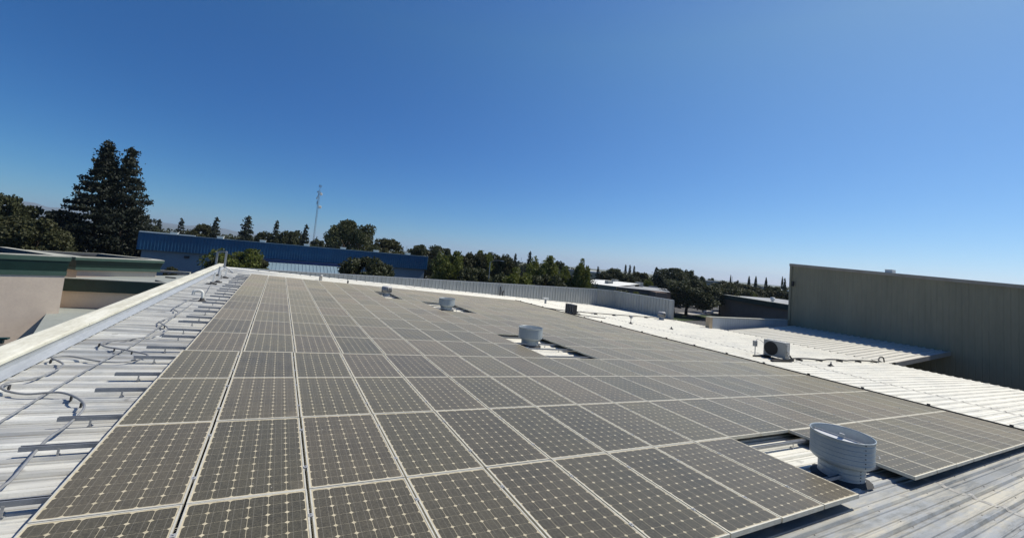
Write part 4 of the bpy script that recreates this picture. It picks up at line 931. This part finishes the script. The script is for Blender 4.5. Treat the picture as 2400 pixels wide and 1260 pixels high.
T = [
 ('redA', 258, 331, 172, 74, 'redwood_tree', 'tallest dark redwood with its pointed top at the left'),
 ('redB', 312, 344, 150, 76, 'redwood_tree', 'second tall dark redwood, right neighbour of the tallest'),
 ('oakB', 12, 452, 84, 66, 'leafy_tree', 'dark leafy tree poking highest at the left frame edge'),
 ('oakC', -40, 470, 90, 64, 'leafy_tree', 'dark leafy tree cut by the left frame edge'),
 ('oakB', 50, 478, 60, 68, 'leafy_tree', 'small dark crown right of the highest left edge tree'),
 ('oakC', 104, 486, 74, 70, 'leafy_tree', 'dark spreading crown left of the redwoods'),
 ('olA', 20, 498, 120, 56, 'leafy_tree', 'olive green tree filling the left frame edge'), ('olB', 84, 510, 100, 57, 'leafy_tree', 'olive green tree between the left edge and the redwoods'), ('olC', 128, 524, 70, 60, 'leafy_tree', 'low olive tree touching the left redwood'),
 ('olB', -30, 505, 110, 58, 'leafy_tree', 'olive tree mostly outside the left frame edge'),
 ('oakA', 160, 500, 60, 92, 'leafy_tree', 'grey green crown just left of the redwood tops base'),
 ('oakB', 346, 523, 46, 125, 'leafy_tree', 'rounded tree just right of the redwoods'),
 ('pineA', 375, 513, 44, 128, 'pine_tree', 'pine first to the right of the redwoods above the blue fascia'),
 ('pineB', 427, 511, 50, 126, 'pine_tree', 'open-branched pine second above the blue fascia'),
 ('olA', 476, 522, 44, 124, 'leafy_tree', 'rounded grey green tree between two pines above the blue fascia'),
 ('pineA', 509, 508, 52, 118, 'pine_tree', 'dark pine third above the blue fascia'),
 ('pineC', 583, 505, 60, 118, 'pine_tree', 'dark pine standing alone left of the radio mast'),
 ('oakB', 622, 541, 42, 126, 'leafy_tree', 'low round tree left of the pine by the dark clump'),
 ('pineB', 650, 516, 50, 124, 'pine_tree', 'pointed pine emerging from the dark clump'),
 ('oakA', 672, 538, 50, 122, 'leafy_tree', 'dark round tree in the clump left of the mast'), ('oakC', 697, 540, 44, 126, 'leafy_tree', 'dark round tree next to the mast pine'),
 ('pineA', 719, 525, 46, 118, 'pine_tree', 'pine touching the foot of the radio mast'),
 ('oakC', 745, 560, 34, 150, 'leafy_tree', 'low tree right behind the radio mast foot'), ('pineC', 743, 553, 10, 170, 'pine_tree', 'tiny far pine tip right of the mast'),
 ('pineB', 779, 539, 52, 108, 'pine_tree', 'dark pine left of the large round tree'),
 ('bigoak', 832, 513, 100, 100, 'leafy_tree', 'largest round dark tree above the blue fascia'),
 ('olA', 908, 556, 70, 112, 'leafy_tree', 'feathery olive tree right of the largest round one'),
 ('oakA', 1003, 571, 84, 118, 'leafy_tree', 'broad dark tree behind the right end of the blue building'), ('oakC', 1035, 577, 50, 122, 'leafy_tree', 'dark crown overlapping the broad one behind the blue building'),
 ('limeA', 1058, 588, 70, 78, 'leafy_tree', 'spiky light green tree right of the blue building'), ('olC', 1082, 594, 60, 84, 'leafy_tree', 'mid green tree behind the spiky light green one'),
 ('olA', 1114, 589, 56, 88, 'leafy_tree', 'olive tree left of the street lamp'), ('limeA', 1136, 588, 54, 90, 'leafy_tree', 'pale green crown above the street lamp'), ('oakB', 1152, 590, 50, 98, 'leafy_tree', 'dark crown right of the street lamp'),
 ('olB', 1183, 596, 52, 84, 'leafy_tree', 'tall olive tree right of the street lamp'), ('oakB', 1110, 625, 90, 70, 'leafy_tree', 'low dark tree mass below the street lamp trees'),
 ('pineC', 1209, 593, 26, 104, 'pine_tree', 'narrow dark conifer, left one of the pair beyond the far parapet'), ('pineC', 1243, 588, 30, 102, 'pine_tree', 'narrow dark conifer, right one of the pair beyond the far parapet'),
 ('limeB', 1218, 628, 64, 62, 'leafy_tree', 'low bright green round tree in front of the conifer pair'), ('oakA', 1180, 640, 70, 66, 'leafy_tree', 'low dark tree left of the bright green round one'),
 ('limeA', 1275, 599, 66, 84, 'leafy_tree', 'yellowish green tree right of the conifer pair'), ('oakB', 1308, 610, 44, 96, 'leafy_tree', 'dark brownish crown right of the yellowish tree'), ('oakA', 1285, 640, 90, 72, 'leafy_tree', 'low dark mass under the yellowish green tree'),
 ('limeB', 1368, 607, 36, 74, 'leafy_tree', 'upright bright green tree with the highest tip left of the white roof'), ('limeA', 1348, 622, 66, 76, 'leafy_tree', 'bushy bright green tree around the upright one'), ('oakC', 1330, 640, 50, 78, 'leafy_tree', 'dark low tree left of the bushy bright one'),
 ('pineB', 1402, 624, 28, 135, 'pine_tree', 'dark pointed conifer behind the white roof'), ('oakB', 1438, 627, 50, 140, 'leafy_tree', 'rounded tree behind the rooftop boxes'), ('olB', 1418, 636, 40, 138, 'leafy_tree', 'low olive tree left of the rooftop boxes'),
 ('pineC', 1467, 619, 18, 150, 'pine_tree', 'left conifer of three narrow ones in a row'), ('pineC', 1477, 620, 18, 152, 'pine_tree', 'middle conifer of three narrow ones in a row'), ('pineC', 1487, 622, 18, 150, 'pine_tree', 'right conifer of three narrow ones in a row'),
 ('oakA', 1470, 640, 44, 142, 'leafy_tree', 'dark crown below the three narrow conifers'), ('olA', 1503, 636, 40, 146, 'leafy_tree', 'small grey green crown right of the three conifers'), ('limeB', 1519, 652, 22, 132, 'leafy_tree', 'small bright green tree above the tan building roof'),
 ('pineA', 1539, 625, 42, 140, 'pine_tree', 'broad dark conifer left of the wide dark tree'), ('cyp', 1551, 628, 5, 150, 'cypress_tree', 'thin spike cypress between the broad conifer and wide dark tree'),
 ('bigoak', 1578, 625, 64, 138, 'leafy_tree', 'wide dark tree behind the roundest near tree'), ('oakB', 1614, 631, 36, 142, 'leafy_tree', 'dark crown right behind the wide dark tree'), ('oakA', 1637, 644, 34, 140, 'leafy_tree', 'small dark crown right of the roundest near tree top'),
 ('bigoak', 1613, 652, 106, 106, 'leafy_tree', 'very round dark tree with visible trunk on the grass island'),
 ('oakA', 1690, 663, 76, 118, 'leafy_tree', 'large dark tree left of the green-fascia tan building'),
 ('olA', 1728, 662, 70, 132, 'leafy_tree', 'olive tree above the left end of the green fascia'), ('olB', 1762, 668, 60, 134, 'leafy_tree', 'olive tree above the middle of the green fascia'), ('olC', 1790, 673, 56, 136, 'leafy_tree', 'low olive tree below the cypresses'), ('limeA', 1745, 680, 46, 128, 'leafy_tree', 'low yellowish bush above the green fascia'),
 ('oakB', 1812, 669, 44, 140, 'leafy_tree', 'dark crown left of the tall wall pair of trees'), ('olB', 1836, 679, 46, 134, 'leafy_tree', 'olive tree just left of the tall wall'),
 ('olC', 1727, 654, 14, 190, 'leafy_tree', 'small far crown right of the first cypress'), ('oakC', 1694, 657, 26, 190, 'leafy_tree', 'small far tree left of the first cypress'), ('oakC', 1666, 651, 18, 200, 'leafy_tree', 'small far tree on the far grey roof line'),
 ('cyp', 1713, 644, 5, 170, 'cypress_tree', 'thinnest cypress, first from the left above the olive trees'), ('cyp', 1756, 647, 8, 160, 'cypress_tree', 'second cypress from the left'), ('cyp', 1772, 647, 8, 158, 'cypress_tree', 'third cypress from the left'), ('cyp', 1796, 650, 8, 158, 'cypress_tree', 'fourth cypress from the left standing alone'), ('cyp', 1834, 648, 6, 160, 'cypress_tree', 'cypress touching the conifer beside the tall wall'),
 ('pineA', 1840, 651, 22, 150, 'pine_tree', 'conifer closest to the tall wall corner'),
 ('limeA', 562, 582, 118, 62, 'leafy_tree', 'bushy tree in front of the blue building near the ladder'), ('oakA', 530, 596, 60, 60, 'leafy_tree', 'darker tree at the left of the bushy one by the ladder'), ('olB', 600, 600, 56, 63, 'leafy_tree', 'small leafy tree right of the bushy one near the ladder'),
 ('oakA', 862, 598, 100, 62, 'leafy_tree', 'dark round tree in front of the right half of the blue fascia'), ('oakB', 895, 612, 60, 64, 'leafy_tree', 'lower right lobe tree beside the dark round one at the blue fascia'),
 ('oakB', 404, 624, 28, 68, 'shrub', 'small dark bush at the foot of the blue building wall'),
 ('oakB', 1455, 678, 60, 90, 'leafy_tree', 'dark low tree in front of the tan building wall left part'), ('limeB', 1497, 684, 46, 88, 'leafy_tree', 'low green tree in front of the tan building wall'),
]
FOOT = {'limeA': 0}
for k_, px, py, wpx, dp, nm, lab in T:
    grp = {'redwood_tree': 'two redwoods', 'pine_tree': 'pines beyond the roof', 'cypress_tree': 'far cypresses', 'leafy_tree': 'leafy trees around the buildings', 'shrub': None}[nm]
    tree(k_, px, py, wpx, dp, nm, lab, 'bush' if nm == 'shrub' else 'tree', grp)
# dark undergrowth and far woods that read as one mass
def woods(name, spots, mat, seed, n_per=2600, label='', leaf=.22):
    rs = np.random.RandomState(seed); C = []
    for (px, py, wpx, dp) in spots:
        top = at(px, py, dp); W = wpx/F_PX*dp/2; H = top.z - GROUND
        d = rs.normal(size=(n_per, 3)); d /= np.linalg.norm(d, axis=1)[:, None]; d *= (rs.uniform(.2, 1.1, (n_per, 1))**.4)
        C.append(np.array([top.x, top.y, GROUND + H*.42]) + d*np.array([W, W*.6, H*.56]))
    C = np.concatenate(C); C = C[C[:, 2] > GROUND]; me = leafmesh(name, C, np.full(len(C), leaf), seed, mat)
    o = bpy.data.objects.new(name, me); COL.objects.link(o); return tag(o, label, 'woods', None, 'stuff')
woods('distant_woods', [(x, 552+.0904*(x-560)+rt.uniform(-3, 3), 60, 210) for x in range(330, 1330, 34)], M['oak'], 61, 900, 'far hazy tree line behind the nearer trees', .5)
woods('distant_woods', [(x, 508+.0904*x+rt.uniform(-4, 2), 60, 230) for x in range(1300, 1900, 34)], M['olive'], 62, 800, 'far tree line on the right horizon', .5)
woods('undergrowth', [(x, 575+.085*(x-20)+rt.uniform(-3, 3), 56, 72) for x in range(-20, 340, 36)] + [(x, 640+rt.uniform(-6, 4), 60, 92) for x in range(1020, 1400, 36)], M['oak'], 63, 1300, 'dark shaded undergrowth below the trees', .16)

# ------------------------------------------------------------------ radio mast, street lamp, cars
top = at(751, 433, 300); e = empty('radio_mast', Matrix.Translation((top.x, top.y, GROUND)), 'tall thin lattice radio mast with white dishes above the trees', 'mast')
H = top.z - GROUND; m = MB(); rw = .55
L3 = [Vector((rw*math.cos(a), rw*math.sin(a), 0)) for a in (0.3, 2.4, 4.5)]
for p in L3: m.bar(p, p + Vector((0, 0, H-4)), .13, .13)
z = 0; k = 0
while z < H-5:
    for i in range(3): m.bar(L3[i] + Vector((0, 0, z)), L3[(i+1) % 3] + Vector((0, 0, z+1.5)), .07, .07)
    z += 1.5
M['mast'] = weathered('mast_steel', (.34, .37, .40), (.27, .30, .33), .5, .3, 1)
m.bar((0, 0, H-4.5), (0, 0, H), .22, .22); m.build('lattice', M['mast'], e)
cr, cf = CX, Vector((CZ.x, CZ.y, 0)).normalized()
for (f, side, r, mt) in ((.868, 1, .95, 'whiteroof'), (.90, -1, .7, 'mast'), (.81, -1, .8, 'whiteroof'), (.835, -1, .5, 'mast'), (.69, 1, 1.15, 'whiteroof'), (.885, 1, .6, 'mast')):
    m = MB(); m.sm = True; m.lathe([(0, -.45), (r*.5, -.35), (r, 0), (r*.96, .02), (0, -.1)], seg=16)
    o = m.build('dish', M[mt], e); o.matrix_basis = Matrix.Translation(Vector((CX.x*side*(r+.5), CX.y*side*(r+.5), H*f))) @ Matrix.Rotation(math.atan2(-cf.y, -cf.x) + side*.6, 4, 'Z') @ Matrix.Rotation(R_(90), 4, 'Y')
for (f, sd_) in ((.985, -.6), (.98, .7), (.76, -.9), (.74, -.8), (.87, -.5)):
    m = MB(); x, y = CX.x*sd_, CX.y*sd_; m.box(x-.22, x+.22, y-.15, y+.15, H*f-1.0, H*f+.7); m.bar((0, 0, H*f), (x, y, H*f), .08, .08); m.build('antenna_panel', M['mast'], e)
for (px, py, dp, hh, lab) in ((954, 576, 330, 8, 'faint thin pole on the horizon right of the olive tree'), (1222, 603, 330, 9, 'faint thin pole between the narrow conifers'), (1717, 648, 330, 8, 'faint thin pole beside the thinnest cypress')):
    p = at(px, py, dp); m = MB(); m.tube([(0, 0, GROUND-p.z), (0, 0, 0)], .12, 6); o = m.build('distant_pole', M['mast'], None, Matrix.Translation(p)); tag(o, lab, 'pole')
p = at(1149, 614, 70); e = empty('street_lamp', Matrix.Translation((p.x, p.y, GROUND)), 'thin grey street lamp in front of the trees beyond the far parapet', 'street lamp')
H = p.z - GROUND; m = MB(); m.tube([(0, 0, 0), (0, 0, H)], [.10, .06], 8); m.build('pole', M['mast'], e)
m = MB(); m.tube(spline([(0, 0, H), (CX.x*.8, CX.y*.8, H+.35), (CX.x*2., CX.y*2., H+.4)], 5), .03, 6); m.build('arm', M['strut'], e)
m = MB(); m.box(CX.x*2.0-.3, CX.x*2.0+.3, CX.y*2.0-.15, CX.y*2.0+.15, H+.3, H+.44); m.build('lamp_head', M['strut'], e)
def car(px, py, yaw, label, base=GROUND):
    p = atz(px, py, base); e = empty('parked_car', Matrix.Translation(p) @ Matrix.Rotation(yaw, 4, 'Z'), label, 'car', 'parked white cars')
    prof = [(-2.25, .35), (-2.28, .75), (-2.15, .95), (-1.1, 1.05), (-.45, 1.48), (.9, 1.52), (1.75, 1.12), (2.2, 1.0), (2.28, .6), (2.2, .32)]
    m = MB(); n = len(prof)
    for s_, w_ in ((-1, 1), (1, 1)):
        for (x, z) in prof: m.v.append((x, s_*(.88 - (.16 if z > 1.2 else 0)), z))
    m.face([n-1-i for i in range(n)][::-1]); m.face([n+i for i in range(n)][::-1])
    for i in range(n): j = (i+1) % n; m.face((i, n+i, n+j, j))
    m.build('body', M['carwhite'], e)
    m = MB()
    for s_ in (-1, 1):
        y0_, y1_ = s_*.89, s_*.755
        m.poly([(-1.0, y0_, 1.06), (1.55, y0_, 1.1), (.85, y1_, 1.46), (-.42, y1_, 1.43)])
    m.poly([(-1.13, -.8, 1.07), (-1.13, .8, 1.07), (-.5, .7, 1.47), (-.5, -.7, 1.47)]); m.poly([(1.78, -.8, 1.13), (1.78, .8, 1.13), (.96, .7, 1.5), (.96, -.7, 1.5)])
    m.build('window', M['glass'], e)
    for x in (-1.4, 1.4):
        for s_ in (-1, 1):
            m = MB(); m.tube([(x, s_*.72, .33), (x, s_*.92, .33)], .33, 16); m.build('wheel', M['tyre'], e)
car(1658, 735, .9, 'white car parked right of the very round tree'); car(134, 589, .2, 'white car under the trees left of the redwoods'); car(152, 589.5, .3, 'white car closer to the redwood trunks'); car(212, 594, .25, 'white car half hidden behind the redwoods')
car(1570, 733, .5, 'white car left of the very round tree trunk')

# ------------------------------------------------------------------ air
hz = MB(); hz.box(-12000, 12000, -12000, 12000, GROUND - 12, 235)
vm = bpy.data.materials.new('haze'); vm.use_nodes = True; vt = vm.node_tree; vt.nodes.clear()
pv = vt.nodes.new('ShaderNodeVolumePrincipled'); pv.inputs['Color'].default_value = (.70, .86, 1, 1); pv.inputs['Density'].default_value = HAZE; pv.inputs['Anisotropy'].default_value = .3
vo = vt.nodes.new('ShaderNodeOutputMaterial'); vt.links.new(pv.outputs[0], vo.inputs['Volume'])
tag(hz.build('haze', vm), 'thin pale summer haze over the valley', 'haze', None, 'stuff')
